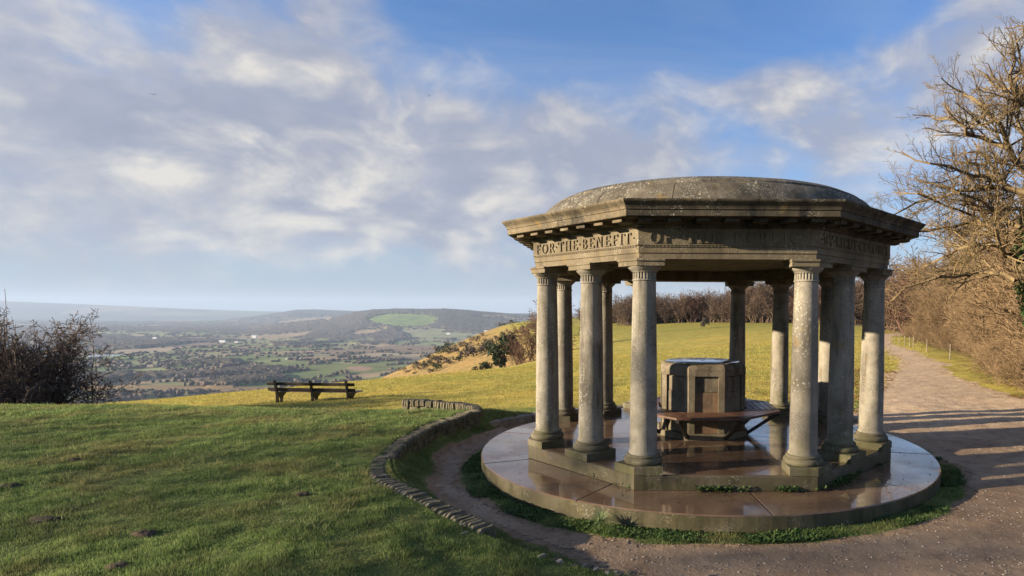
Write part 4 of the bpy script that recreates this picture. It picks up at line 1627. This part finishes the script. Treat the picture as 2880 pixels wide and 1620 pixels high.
g = np.random.default_rng(5)
belt, bsz = [], []
for i in range(320):
    t_ = g.random()
    x = -16 + 95 * t_ + g.normal(0, 2)
    y = 158 + 10 * math.sin(t_ * 7) - 30 * max(0, t_ - 0.45) + g.exponential(14)
    if x < -4:
        y += 40
    belt.append((x, y, Hs(x, y)))
    bsz.append(g.uniform(5.5, 8.5) + (2.5 if x > 30 else 0))
far_spec = [(0.42, 0.42, 45, 3, 0.15, 0.05, 0.12), (0.34, 0.5, 45, 2, 0.2, 0.03, 0.1), (0.30, 0.55, 42, 2, 0.2, 0.02, 0.15)]


def far_mesh(seed, m):
    return shrub_mesh(seed, 6.6, 2.6, 7, far_spec, m, 13.0, 0.09, 0.42).mesh('crown', m, 3)


m_wfar = bark_mat('far bare wood', (0.075, 0.052, 0.038), (0.145, 0.102, 0.072), 0.35)
m_wred = bark_mat('far russet wood', (0.095, 0.056, 0.040), (0.170, 0.105, 0.070), 0.35)
far_b = [far_mesh(700 + i, m_wfar) for i in range(3)]
far_r = [far_mesh(720 + i, m_wred) for i in range(2)]


def wood(pts, size, pool, label, seed):
    o = link('woodland', None, None, (0, 0, 0), kind='stuff', label=label, cat='woodland')
    r_ = random.Random(seed)
    for q, h in zip(pts, size):
        c_ = link('crown', r_.choice(pool), o, q, r_.uniform(0, 6.28))
        k_ = h / 6.6
        c_.scale = (k_ * r_.uniform(1.0, 1.4), k_ * r_.uniform(1.0, 1.4), k_)
    return o


wood(belt, bsz, far_b * 2 + far_r, 'brown leafless wood closing the far side of the meadow', 1)
# the wood turning back along the path's far stretch
belt2, b2 = [], []
for i in range(70):
    t_ = g.random()
    x = np.interp(t_, [0, 0.5, 1], [30, 47, 62]) + g.exponential(5)
    y = np.interp(t_, [0, 0.5, 1], [66, 98, 150]) + g.normal(0, 4)
    belt2.append((x, y, Hs(x, y)))
    b2.append(g.uniform(6, 9.5))
wood(belt2, b2, far_b + far_r * 2, 'russet leafless wood beyond the bend of the path', 2)
# scrub over the spur
sp_, ss_, sp2, ss2 = [], [], [], []
tries = 0
while len(sp_) < 70 and tries < 6000:
    tries += 1
    y = g.uniform(150, 420)
    x = g.uniform(-0.40, 0.02) * y
    e = float(edge_dist(np.array([x]), np.array([y]))[0])
    nz = float(fbm(np.array([x]), np.array([y]), 0.035, 3, 88)[0])
    if e < 2 or (e < 140 and nz < 0.055 + 0.07 * (y < 250)):
        continue
    z = Hs(x, y)
    if g.random() < 0.45:
        sp_.append((x, y, z - 0.5)); ss_.append(g.uniform(2.0, 4.6))
    else:
        sp2.append((x, y, z - 0.5)); ss2.append(g.uniform(2.2, 4.8))
crown_field('scrub', sp_, ss_, m_ever, 130, 3, 0.13, 'dark green scrub dotted over the steep hillside spur', 'scrub', 0.9)
if sp2:
    crown_field('scrub', sp2, ss2, m_wood_far, 150, 4, 0.12, 'brown leafless scrub on the steep hillside spur', 'scrub', 0.9)


def lone_tree(name, x, y, h, m, tris, seed, label, cat='tree', z=None, cone=False):
    z = Hs(x, y) if z is None else z
    o = link(name, None, None, (x, y, z), label=label, cat=cat)
    g_ = np.random.default_rng(seed)
    tv, tf = lathe_vf([(0.03 * h, -0.05 * h), (0.022 * h, 0.3 * h), (0.008 * h, 0.8 * h)], 6)
    link('trunk', py_mesh('trunk', tv, tf, m_bark), o)
    if cone:
        k = np.linspace(0.12, 0.95, 9)
        cs = np.stack([g_.normal(0, 0.015 * h, 9), g_.normal(0, 0.015 * h, 9), k * h], 1)
        w = 0.24 * h * (1 - k) ** 0.7 + 0.03 * h
        rs = np.stack([w, w, np.full(9, 0.10 * h)], 1)
    else:
        cs = np.stack([g_.normal(0, 0.17 * h, 9), g_.normal(0, 0.17 * h, 9), g_.uniform(0.30, 0.80, 9) * h], 1)
        rs = np.stack([g_.uniform(0.15, 0.25, 9) * h] * 2 + [g_.uniform(0.13, 0.2, 9) * h], 1)
    v, f, r_ = leaf_cloud(cs, rs, tris, 0.075 * h, seed, hollow=0.3)
    link('crown', np_mesh('crown', v, f, m, False, {'rnd': r_}), o)
    return o


lone_tree('evergreen_tree', -26.4, 118.0, 8.0, m_ever, 2600, 31, 'dark green bushy evergreen tree on the slope just below the meadow edge')
lone_tree('evergreen_tree', -29.6, 113.0, 4.2, m_ever, 1200, 32, 'small dark evergreen bush beside the taller evergreen below the meadow edge')
for i, (x, y, h, lb) in enumerate(((-18.0, 96, 7.6, 'tall reddish-brown bare tree rising behind the meadow edge beside the columns'),
                                   (-14.2, 100, 8.8, 'reddish-brown bare tree seen between the two outer columns'),
                                   (-20.6, 103, 5.0, 'low reddish-brown bare bush below the tall reddish trees'))):
    o = link('bare_tree', None, None, (x, y, Hs(x, y) - 0.3), i * 2.1, label=lb, cat='tree')
    o.scale = (h / 5.5, h / 5.5, h / 6.6)
    link('branches', far_r[i % 2], o)
x, y = ray(1772, 840)[0] * 128, 128.0
lone_tree('hawthorn', x, y, 2.6, m_wood_far, 900, 51, 'small lone leafless hawthorn standing on the meadow before the wood')

# valley trees: woods, hedgerows and copses, all one far mass
N = 100000
dd_ = np.exp(g.uniform(math.log(880), math.log(7600), N))
aa_ = g.uniform(-1.15, 0.10, N)
tx, ty = aa_ * dd_, dd_
ti, tg = fields(tx, ty)
fl = ftype[ti]
ridge_here = (ty > 4000) & (np.interp(aa_, *RA) > -60)
keep = np.where(fl < 0, g.random(N) < 0.85, (tg < 3.0) & (g.random(N) < 0.9)) | (ridge_here & (g.random(N) < 0.5))


def clear(px, py, wx, wy, D_):
    rx, _ = ray(px, py)
    return ((aa_ - rx) / wx) ** 2 + ((ty - D_) / wy) ** 2 < 1


for q in ((1010, 812, 0.055, 300, 4420), (870, 922, 0.08, 120, 1560), (1090, 905, 0.11, 75, 1900), (1150, 865, 0.085, 230, 2950), (1120, 848, 0.065, 180, 3700), (430, 975, 0.29, 50, 1130)):
    keep &= ~clear(*q)
tx, ty, fl, ti = tx[keep], ty[keep], fl[keep], ti[keep]
tz = HV(tx, ty)
print('valley trees', len(tx))
ico_v, ico_f = [], []
import bmesh
bm = bmesh.new()
bmesh.ops.create_icosphere(bm, subdivisions=2, radius=1.0)
ico_v = np.array([v.co[:] for v in bm.verts])
ico_f = np.array([[v.index for v in f.verts] for f in bm.faces])
bm.free()
bm = bmesh.new()
bmesh.ops.create_icosphere(bm, subdivisions=1, radius=1.0)
ico1_v = np.array([v.co[:] for v in bm.verts])
ico1_f = np.array([[v.index for v in f.verts] for f in bm.faces])
bm.free()


def crowns(name, x, y, z, hh, ww, m, seed, iv, if_, label):
    g_ = np.random.default_rng(seed)
    n = len(x)
    k = len(iv)
    sc = np.stack([ww, ww, hh * 0.5], 1)[:, None, :]
    jit = 1 + g_.normal(0, 0.20, (n, k, 1))
    V = iv[None] * sc * jit + np.stack([x, y, z + hh * 0.48], 1)[:, None, :]
    F = if_[None] + (np.arange(n) * k)[:, None, None]
    rnd = np.clip(np.repeat(g_.random(n), k) * 0.75 + 0.25 * g_.random(n * k), 0, 1)
    link(name, np_mesh(name, V.reshape(-1, 3), F.reshape(-1, 3), m, False, {'rnd': rnd}), kind='stuff', label=label, cat='woodland')


hh = g.uniform(5, 11.5, len(tx)) * (1 + 0.00003 * ty)
hh = np.where(fl < 0, hh, hh * 0.75)
ww = np.maximum(hh * g.uniform(0.36, 0.58, len(tx)), 0.0034 * ty * g.uniform(0.7, 1.25, len(tx)))
kind_ = g.random(len(tx)) + 0.25 * (stype[ti] * 7 % 1 - 0.5)
near_ = ty < 1900
for nm, sel, m_, lb in (('valley_woodland', kind_ < 0.62, m_wood_far, 'grey-brown leafless woods and hedgerows across the valley floor'),
                        ('valley_woodland', (kind_ >= 0.62) & (kind_ < 0.83), m_wood_red, 'russet leafless copses scattered across the valley floor'),
                        ('valley_woodland', kind_ >= 0.83, m_ever, 'dark evergreen trees scattered across the valley floor')):
    s_ = sel & near_
    crowns(nm, tx[s_], ty[s_], tz[s_], hh[s_], ww[s_] * 0.9, m_, 7, ico_v, ico_f, lb + ', nearer the hill')
    s_ = sel & ~near_
    crowns(nm, tx[s_], ty[s_], tz[s_], hh[s_], ww[s_], m_, 8, ico1_v, ico1_f, lb + ', farther off')
for i, (px, py, d, h, m_, nm, lb, cone) in enumerate((
        (405, 998, 985, 17, m_ever, 'conifer', 'dark pointed conifer below the hill, the nearer-to-bush of two', True),
        (440, 996, 1000, 16, m_ever, 'conifer', 'dark rounded conifer below the hill, second from the thorn bush', True),
        (258, 1002, 960, 15, m_ever, 'conifer', 'dark conifer just clear of the thorn bush at the foot of the hill', True),
        (560, 985, 1010, 13, m_ever, 'conifer', 'broad dark conifer low in the valley toward the park bench', True),
        (537, 945, 1350, 22, m_dead, 'larch', 'tall orange-brown larch standing out of the valley woods', True),
        (480, 990, 990, 13, m_wood_far, 'valley_tree', 'grey bare tree just past the two conifers below the hill', False),
        (340, 1002, 970, 14, m_wood_far, 'valley_tree', 'grey bare tree between the thorn bush and the two conifers', False),
        (620, 975, 1050, 13, m_wood_red, 'valley_tree', 'reddish bare tree below the hill close to the park bench', False))):
    rx, rz = ray(px, py)
    x = rx * d
    lone_tree(nm, x, d, h, m_, 500, 300 + i, lb, z=float(HV(np.array([x]), np.array([float(d)]))[0]), cone=cone)

# lake, farm buildings
m_lake, b = mat('lake water')
setin(b, 'Base Color', (0.10, 0.12, 0.14))
setin(b, 'Roughness', 0.12)
rx, rz = ray(262, 906)
D0 = 1750.0
zl = float(HV(np.array([rx * D0]), np.array([D0]))[0]) + 14
V, F = [], []
for i in range(32):
    a = 2 * math.pi * i / 32
    k = 1 + 0.18 * math.sin(3 * a + 1)
    V.append((rx * D0 + 52 * k * math.cos(a), D0 + 42 * k * math.sin(a), zl))
link('lake', py_mesh('lake', V, [tuple(range(32))], m_lake), kind='structure')
m_hw, b = mat('white render')
setin(b, 'Base Color', (0.72, 0.70, 0.66))
m_hr, b = mat('clay tile roof')
setin(b, 'Base Color', (0.20, 0.11, 0.08))
m_hg, b = mat('grey metal roof')
setin(b, 'Base Color', (0.55, 0.56, 0.58))


def house(px, py, d, w, l, h, mr, label, nm='farm_building', rot=0.0, group=None):
    rx, rz = ray(px, py)
    x = rx * d
    z = float(HV(np.array([x]), np.array([float(d)]))[0])
    zr = CAM_Z + rz * d
    o = link(nm, None, None, (x, d, max(z, zr - 2)), rot, label=label, cat='building', group=group)
    link('wall', py_mesh('wall', *box_vf(-l / 2, l / 2, -w / 2, w / 2, -6, h), m_hw), o)
    V = [(-l / 2 - .4, -w / 2 - .5, h), (l / 2 + .4, -w / 2 - .5, h), (l / 2 + .4, w / 2 + .5, h), (-l / 2 - .4, w / 2 + .5, h), (-l / 2 - .4, 0, h + w * .42), (l / 2 + .4, 0, h + w * .42)]
    link('roof', py_mesh('roof', V, [(3, 2, 1, 0), (0, 1, 5, 4), (2, 3, 4, 5), (0, 4, 3), (1, 2, 5)], mr), o)


for q in ((1222, 834, 3900, 9, 22, 6, m_hg, 'white farmhouse at the foot of the wooded ridge'),
          (1128, 838, 3650, 10, 24, 5, m_hr, 'pale building among trees left of the ridge-foot farmhouse'),
          (1170, 893, 1980, 9, 16, 5, m_hr, 'pale cottage on the edge of the bare field near the spur'),
          (1105, 895, 1960, 8, 14, 4, m_hg, 'small white barn on the bare field edge'),
          (560, 860, 2900, 11, 30, 6, m_hg, 'white long building in the middle of the valley'),
          (596, 861, 2880, 10, 18, 6, m_hr, 'short pale building beside the long white building in the valley'),
          (390, 852, 3100, 10, 20, 6, m_hg, 'lone white house deep in the valley woods toward the bush'),
          (197, 823, 5200, 12, 26, 7, m_hg, 'distant white house above the bush tips'),
          (640, 847, 3400, 10, 26, 6, m_hg, 'pale farm shed far out in the valley centre'),
          (720, 830, 4600, 12, 30, 6, m_hg, 'distant pale barn left of the wooded ridge'),
          (960, 826, 4150, 10, 24, 6, m_hr, 'house below the green pasture of the wooded ridge')):
    house(*q)
for i in range(7):
    house(722 + i * 6.5, 903 + (i % 3) * 1.2, 1760 + 9 * (i % 4), 3, 7.5, 2.8, m_hg, '%s small white caravan of the row in the valley, counted from the bush' % ('first', 'second', 'third', 'fourth', 'fifth', 'sixth', 'last')[i], 'caravan', 0.1, 'caravans parked in a row in the valley')

# ------------------------------------------------------------------ trees beyond the picture's edge that shade the lawn
g = np.random.default_rng(9)
cs, rs = [], []
for i in range(150):
    y = -44 + 48.0 * (i + 0.5) / 150
    x = -38 + g.normal(0, 2.0)
    z0 = Hs(x, y)
    top = float(np.interp(y, [-60, -2.0, 0.0, 4.0], [11.4, 11.4, 8.9, 7.6])) + g.normal(0, 0.5) - z0
    for k in range(6):
        cs.append((x + g.normal(0, 0.5), y + g.normal(0, 0.3), z0 + top * (0.06 + 0.16 * k)))
        rs.append((1.0, 0.9, 1.15))
v, f, r_ = leaf_cloud(cs, rs, 80000, 0.135, 14, hollow=0.0)
link('woodland', np_mesh('woodland', v, f, m_ever, False, {'rnd': r_}), kind='stuff', label='dense line of evergreen trees beside the viewpoint shading the lawn', cat='woodland')

# ------------------------------------------------------------------ turf, weeds, leaves and stones


def blades(x, y, length, width, seed, lean=0.6):
    g_ = np.random.default_rng(seed)
    n = len(x)
    z = H(x, y)
    a = g_.uniform(0, 2 * math.pi, n)
    la = g_.uniform(0, 2 * math.pi, n)
    ll = length * lean * g_.random(n)
    w = width * 0.5
    V = np.empty((n, 3, 3))
    V[:, 0] = np.stack([x - np.cos(a) * w, y - np.sin(a) * w, z - 0.004], 1)
    V[:, 1] = np.stack([x + np.cos(a) * w, y + np.sin(a) * w, z - 0.004], 1)
    V[:, 2] = np.stack([x + np.cos(la) * ll, y + np.sin(la) * ll, z + length * (0.55 + 0.45 * g_.random(n))], 1)
    return V.reshape(-1, 3), np.arange(n * 3).reshape(n, 3), np.repeat(g_.random(n), 3)


def scatter(n, y0, y1, a0, a1, seed):
    g_ = np.random.default_rng(seed)
    y = np.exp(g_.uniform(math.log(y0), math.log(y1), n))
    x = g_.uniform(a0, a1, n) * y
    return x, y, g_


x, y, g_ = scatter(980000, 3.6, 15.5, -1.14, 0.74, 1)
dm = dirt(x, y)
r = np.hypot(x - CX, y - CY)
tuft = fbm(x, y, 3.2, 3, 91)
keep = (dm < 0.10 + 0.5 * g_.random(len(x))) & (r > SLAB_R + 0.02) & ((tuft > -0.17) | (g_.random(len(x)) < 0.45))
phb = np.degrees(np.arctan2(y - CY, x - CX)) % 360
rad_ = RING + 0.22 * np.exp(-(((phb - 155) / 83 - 0.66) / 0.16) ** 2)
keep &= ~((np.abs(r - rad_) < 0.105) & (phb > 154) & (phb < 240))
keep &= ~((np.abs(r - RING) < 0.085) & (phb > 233) & (phb < 272) & (g_.random(len(x)) < 0.8))
x, y, tuft = x[keep], y[keep], tuft[keep]
ln = (0.022 + 0.0022 * y) * (0.55 + 2.4 * np.clip(tuft + 0.13, 0, 0.5)) * np.random.default_rng(3).uniform(0.6, 1.35, len(x))
wd = 0.0026 + 0.00062 * y
v, f, r_ = blades(x, y, ln, wd, 2)
print('blades', len(x))
link('grass', np_mesh('grass', v, f, m_blade, False, {'rnd': r_}), kind='stuff', label='short green turf on the shaded bank and round the pavilion', cat='grass')
x, y, g_ = scatter(170000, 13.5, 60, -1.1, 0.5, 5)
keep = (dirt(x, y) < 0.35) & (edge_dist(x, y) < 6) & (y + 0.12 * x + 3 * fbm(x, y, 0.35, 3, 40) > 12.8 + 2.5 * g_.random(len(x)))
x, y = x[keep], y[keep]
v, f, r_ = blades(x, y, (0.03 + 0.0016 * y) * np.random.default_rng(3).uniform(0.4, 1.2, len(x)), 0.005 + 0.0008 * y, 6, 0.9)
link('meadow_grass', np_mesh('meadow_grass', v, f, m_meadow, False, {'rnd': r_}), kind='stuff', label='sunlit yellow-green meadow grass running to the edge of the hill', cat='grass')

x, y, g_ = scatter(2600, 4.0, 13.5, -1.12, 0.1, 21)
k = (dirt(x, y) < 0.2) & (np.hypot(x - CX, y - CY) > RING + 0.3) & (fbm(x, y, 0.9, 3, 55) > 0.02)
x, y = x[k], y[k]
x = np.repeat(x, 16) + g_.normal(0, 0.028, len(x) * 16)
y = np.repeat(y, 16) + g_.normal(0, 0.028, len(y) * 16)
v, f, r_ = blades(x, y, g_.uniform(0.05, 0.11, len(x)), 0.004 + 0.0006 * y, 23, 1.1)
link('grass', np_mesh('grass', v, f, m_blade, False, {'rnd': np.clip(r_ * 0.9 + 0.16, 0, 1)}), kind='stuff', label='longer tussocks and straw standing out of the shaded turf', cat='grass')

# broad-leaved weeds against the slab and the step


def weeds(n, rad_lo, rad_hi, a0, a1, zf, size, seed, thr):
    g_ = np.random.default_rng(seed)
    a = np.radians(g_.uniform(a0, a1, n))
    rr_ = g_.uniform(rad_lo, rad_hi, n)
    x_, y_ = CX + rr_ * np.cos(a), CY + rr_ * np.sin(a)
    k = fbm(x_, y_, 2.3, 3, seed + 3) + 0.25 * g_.random(n) > thr
    x_, y_ = x_[k], y_[k]
    n = len(x_)
    z_ = zf(x_, y_)
    th = g_.uniform(0, 2 * math.pi, n)
    L = size * g_.uniform(0.5, 1.3, n)
    tilt = g_.uniform(0.2, 0.9, n)
    d = np.stack([np.cos(th) * np.cos(tilt), np.sin(th) * np.cos(tilt), np.sin(tilt)], 1)
    s_ = np.stack([-np.sin(th), np.cos(th), np.zeros(n)], 1)
    p0 = np.stack([x_, y_, z_ + g_.random(n) * size * 0.5], 1)
    V = np.stack([p0, p0 + d * L[:, None] * 0.55 + s_ * L[:, None] * 0.28, p0 + d * L[:, None], p0 + d * L[:, None] * 0.55 - s_ * L[:, None] * 0.28], 1)
    return V.reshape(-1, 3), np.arange(n * 4).reshape(n, 4), np.repeat(g_.random(n), 4)


v, f, r_ = weeds(26000, SLAB_R + 0.0, SLAB_R + 0.30, 165, 356, lambda x_, y_: H(x_, y_), 0.036, 41, 0.17)
link('weeds', np_mesh('weeds', v, f, m_weed, False, {'rnd': r_}), kind='stuff', label='low broad-leaved weeds growing round the foot of the round slab', cat='weeds')
# along the step: follow its octagonal edge
parts = []
g_ = np.random.default_rng(44)
for k, (t0, t1, dens) in {0: (-0.35, 1.05, 700), 7: (0.25, 1.0, 160), 1: (-1.02, 0.6, 1100)}.items():
    th = math.radians(-90 + 45 * k)
    n = dens
    tt = g_.uniform(t0, t1, n)
    dd_ = 2.605 + np.abs(g_.normal(0, 0.035 if k != 1 else 0.05, n))
    x_ = CX + dd_ * math.cos(th) - tt * math.sin(th)
    y_ = CY + dd_ * math.sin(th) + tt * math.cos(th)
    kk = fbm(x_, y_, 4.0, 2, 7) + 0.2 * g_.random(n) > 0.02
    x_, y_ = x_[kk], y_[kk]
    n = len(x_)
    a = g_.uniform(0, 6.28, n)
    L = g_.uniform(0.02, 0.05, n)
    ti_ = g_.uniform(0.3, 1.1, n)
    d = np.stack([np.cos(a) * np.cos(ti_), np.sin(a) * np.cos(ti_), np.sin(ti_)], 1)
    s_ = np.stack([-np.sin(a), np.cos(a), np.zeros(n)], 1)
    p0 = np.stack([x_, y_, SLAB_Z + g_.random(n) * 0.05], 1)
    parts.append(np.stack([p0, p0 + d * L[:, None] * 0.5 + s_ * L[:, None] * 0.3, p0 + d * L[:, None], p0 + d * L[:, None] * 0.5 - s_ * L[:, None] * 0.3], 1).reshape(-1, 3))
v = np.concatenate(parts)
link('weeds', np_mesh('weeds', v, np.arange(len(v)).reshape(-1, 4), m_weed, False, {'rnd': np.repeat(g_.random(len(v) // 4), 4)}), kind='stuff', label='small weeds sprouting along the foot of the octagonal step', cat='weeds')
# spiky tuft by the slab
tv, tf_ = [], []
rt = random.Random(12)
for i in range(110):
    a = rt.uniform(0, 6.28)
    L = rt.uniform(0.10, 0.24)
    el_ = rt.uniform(0.35, 1.35)
    o_t = len(tv)
    r0 = rt.uniform(0, 0.035)
    for j in range(4):
        k = j / 3
        rad = r0 + L * k * math.cos(el_)
        zz = L * k * math.sin(el_) - 0.35 * L * k * k
        w = 0.006 * (1 - k) + 0.0006
        for s_ in (-1, 1):
            tv.append((rad * math.cos(a) - s_ * w * math.sin(a), rad * math.sin(a) + s_ * w * math.cos(a), zz))
    for j in range(3):
        tf_.append((o_t + 2 * j, o_t + 2 * j + 1, o_t + 2 * j + 3, o_t + 2 * j + 2))
m_spike = leaf_mat('pale spiky leaves', (0.16, 0.22, 0.085), (0.24, 0.29, 0.14), None, 0.25)
TF = link('grass_tuft', np_mesh('grass_tuft', tv, tf_, m_spike, False, {'rnd': np.random.default_rng(1).random(len(tv))}), None, (-0.36, 6.07, GZ), label='pale spiky grass tuft against the cracked edge of the round slab', cat='plant')

# pebbles, leaf litter
g_ = np.random.default_rng(71)
oct_v = np.array([(1, 0, 0), (-1, 0, 0), (0, 1, 0), (0, -1, 0), (0, 0, 1), (0, 0, -0.5)], float)
oct_f = np.array([(0, 2, 4), (2, 1, 4), (1, 3, 4), (3, 0, 4), (2, 0, 5), (1, 2, 5), (3, 1, 5), (0, 3, 5)])


def pebbles(name, n, y0, y1, a0, a1, s0, s1, m, seed, label, thr=0.6):
    x_, y_, q = scatter(n, y0, y1, a0, a1, seed)
    k = (dirt(x_, y_) > thr) & (np.hypot(x_ - CX, y_ - CY) > SLAB_R + 0.05)
    x_, y_ = x_[k], y_[k]
    n = len(x_)
    z_ = H(x_, y_) + 0.006
    s_ = s0 + (s1 - s0) * q.random(n) ** 3
    s_ = s_ * (0.7 + 0.06 * y_)
    a = q.uniform(0, 6.28, n)
    V = oct_v[None] * (1 + q.normal(0, 0.22, (n, 6, 1))) * np.stack([s_, s_ * q.uniform(0.6, 1, n), s_ * 0.55], 1)[:, None, :]
    ca, sa = np.cos(a)[:, None], np.sin(a)[:, None]
    V = np.stack([V[..., 0] * ca - V[..., 1] * sa, V[..., 0] * sa + V[..., 1] * ca, V[..., 2]], 2) + np.stack([x_, y_, z_], 1)[:, None, :]
    F = oct_f[None] + (np.arange(n) * 6)[:, None, None]
    link(name, np_mesh(name, V.reshape(-1, 3), F.reshape(-1, 3), m, False, {'rnd': np.repeat(q.random(n), 6)}), kind='stuff', label=label, cat='gravel')


m_peb = leaf_mat('pebbles', (0.11, 0.085, 0.070), (0.34, 0.29, 0.24), None, 0.0)
pebbles('gravel', 17000, 3.6, 13, -0.5, 0.74, 0.004, 0.017, m_peb, 81, 'loose pebbles on the trodden earth round the pavilion')
pebbles('gravel', 9000, 12, 48, 0.3, 0.74, 0.006, 0.016, m_peb, 82, 'loose gravel along the sunlit path', 0.7)
x_, y_, q = scatter(30000, 10.5, 32, -0.10, 0.72, 83)
sdl = path_sd(x_, y_)
k = (sdl < 0.25) & (sdl > -2.8) & (fbm(x_, y_, 0.9, 4, 43) + 0.35 * q.random(len(x_)) > 0.10) & (np.hypot(x_ - CX, y_ - CY) > SLAB_R + 0.25) & (x_ < 10.5)
x_, y_ = x_[k], y_[k]
n = len(x_)
z_ = H(x_, y_) + 0.018 + 0.02 * q.random(n)
L = q.uniform(0.02, 0.045, n) * (0.8 + 0.02 * y_)
a = q.uniform(0, 6.28, n)
tl = q.uniform(-0.6, 0.6, n)
d = np.stack([np.cos(a) * np.cos(tl), np.sin(a) * np.cos(tl), np.sin(tl)], 1) * L[:, None]
s_ = np.stack([-np.sin(a), np.cos(a), q.uniform(-0.5, 0.5, n)], 1) * L[:, None] * 0.6
p0 = np.stack([x_, y_, z_], 1)
V = np.stack([p0 - d, p0 + s_, p0 + d, p0 - s_], 1).reshape(-1, 3)
link('fallen_leaves', np_mesh('fallen_leaves', V, np.arange(n * 4).reshape(n, 4), m_dead, False, {'rnd': np.repeat(q.random(n), 4)}), kind='stuff', label='brown fallen leaves strewn along the meadow edge beside the path', cat='leaves')

# molehills and worn hollows in the lawn
m_soil, b = mat('dark crumbled soil')
p = wpos()
setin(b, 'Base Color', mixc(noise(p, 20, 4).ss(0.4, 0.7), (0.050, 0.038, 0.025), (0.11, 0.082, 0.055)))
setin(b, 'Roughness', 1.0)
setin(b, 'Normal', bump(noise(p, 40, 4, 0.7), 0.02, 0.9))


def ground_at(px, py):
    """walk the view ray down to the lawn (surveying where a mark on the lawn lies)"""
    rx, rz = ray(px, py)
    yy = np.arange(3.0, 30, 0.02)
    below = CAM_Z + rz * yy < H(rx * yy, yy)
    i = int(np.argmax(below))
    return rx * yy[i], yy[i]


for i, (px, py, w, lb) in enumerate(((110, 1312, 0.15, 'largest dark molehill low on the shaded lawn, nearest the bush side'), (362, 1347, 0.12, 'dark crumbled molehill between the largest one and the stone edging'),
                                     (762, 1246, 0.10, 'small dark bare spot on the lawn near the curve of the wall'), (300, 1430, 0.11, 'dark soil scrape at the very front of the lawn'),
                                     (185, 1160, 0.12, 'dark scrape high on the lawn below the bush'), (25, 1225, 0.13, 'grey soil scrape at the outer edge of the lawn'))):
    x, y = ground_at(px, py)
    r_ = random.Random(400 + i)
    V, F = [(0, 0, 0.035)], []
    for ring_ in (0.4, 0.75, 1.0):
        for j in range(14):
            a = 2 * math.pi * j / 14
            k = ring_ * (1 + r_.uniform(-0.30, 0.30))
            V.append((w * 0.95 * k * math.cos(a), w * 0.62 * k * math.sin(a), 0.030 * (1 - ring_ ** 2) + r_.uniform(-0.010, 0.016) - (0.025 if ring_ == 1 else 0)))
    F = [(0, 1 + j, 1 + (j + 1) % 14) for j in range(14)] + [(1 + l * 14 + j, 15 + l * 14 + j, 15 + l * 14 + (j + 1) % 14, 1 + l * 14 + (j + 1) % 14) for l in (0, 1) for j in range(14)]
    link('molehill', py_mesh('molehill', V, F, m_soil, True), None, (x, y, Hs(x, y) + 0.004), label=lb, cat='molehill', group='dark soil spots on the lawn')

q = np.random.default_rng(95)
n = 420
a = q.uniform(0, 6.28, n)
rr_ = np.sqrt(q.uniform(2.75 ** 2, 3.40 ** 2, n))
L = 0.006 + 0.018 * q.random(n) ** 3
p0 = np.stack([CX + rr_ * np.cos(a), CY + rr_ * np.sin(a), np.full(n, SLAB_Z + 0.003)], 1)
t_ = q.uniform(0, 6.28, n)
d = np.stack([np.cos(t_), np.sin(t_), q.uniform(-0.05, 0.35, n)], 1) * L[:, None]
s_ = np.stack([-np.sin(t_), np.cos(t_), q.uniform(-0.05, 0.3, n)], 1) * L[:, None] * 0.5
V = np.stack([p0 - d * [1, 1, 0], p0 + s_, p0 + d, p0 - s_ * [1, 1, 0]], 1).reshape(-1, 3)
link('leaf_litter', np_mesh('leaf_litter', V, np.arange(n * 4).reshape(n, 4), m_dead, False, {'rnd': np.repeat(q.random(n), 4)}), kind='stuff', label='bits of leaf and grit lying on the wet round slab', cat='leaves')

# two birds high over the valley
m_bird, b = mat('dark plumage')
setin(b, 'Base Color', (0.06, 0.06, 0.065))
for px, py, d, rz_, lb in ((386, 238, 95.0, 0.5, 'small dark bird gliding high over the bush side of the valley'), (1080, 241, 130.0, -0.3, 'tiny distant bird in the cloud above the valley')):
    rx, rz = ray(px, py)
    o = link('bird', None, None, (rx * d, d, CAM_Z + rz * d), rz_, label=lb, cat='bird')
    link('body', py_mesh('body', *xf(lathe_vf([(0.005, -0.2), (0.04, -0.1), (0.05, 0.02), (0.03, 0.13), (0.005, 0.2)], 8), M=Matrix.Rotation(math.pi / 2, 4, 'X')), m_bird, True), o)
    for s in (-1, 1):
        V = [(0, 0.06, 0.02), (0, -0.08, 0.02), (s * 0.22, 0.09, 0.12), (s * 0.22, -0.03, 0.12), (s * 0.48, -0.02, 0.05), (s * 0.46, -0.07, 0.05)]
        V += [(a, b_, c_ - 0.012) for a, b_, c_ in V]
        link('wing', py_mesh('wing', V, [(0, 1, 3, 2), (2, 3, 5, 4), (6, 8, 9, 7), (8, 10, 11, 9), (0, 2, 8, 6), (1, 7, 9, 3), (2, 4, 10, 8), (3, 9, 11, 5), (4, 5, 11, 10)], m_bird), o)

# ------------------------------------------------------------------ haze over the valley
m_haze = bpy.data.materials.new('valley haze')
m_haze.use_nodes = True
NT = m_haze.node_tree
NT.nodes.clear()
pv_ = node('ShaderNodeVolumePrincipled')
pv_.inputs['Color'].default_value = (0.58, 0.74, 1.0, 1)
pv_.inputs['Density'].default_value = 0.7e-4
pv_.inputs['Anisotropy'].default_value = 0.0
NT.links.new(pv_.outputs[0], node('ShaderNodeOutputMaterial').inputs['Volume'])
hzv, hzf = box_vf(-20000, 20000, -400, 15500, -260, 330)
link('haze', py_mesh('haze', hzv, hzf, m_haze), kind='stuff', label='thin bluish winter haze lying over the whole valley', cat='haze')
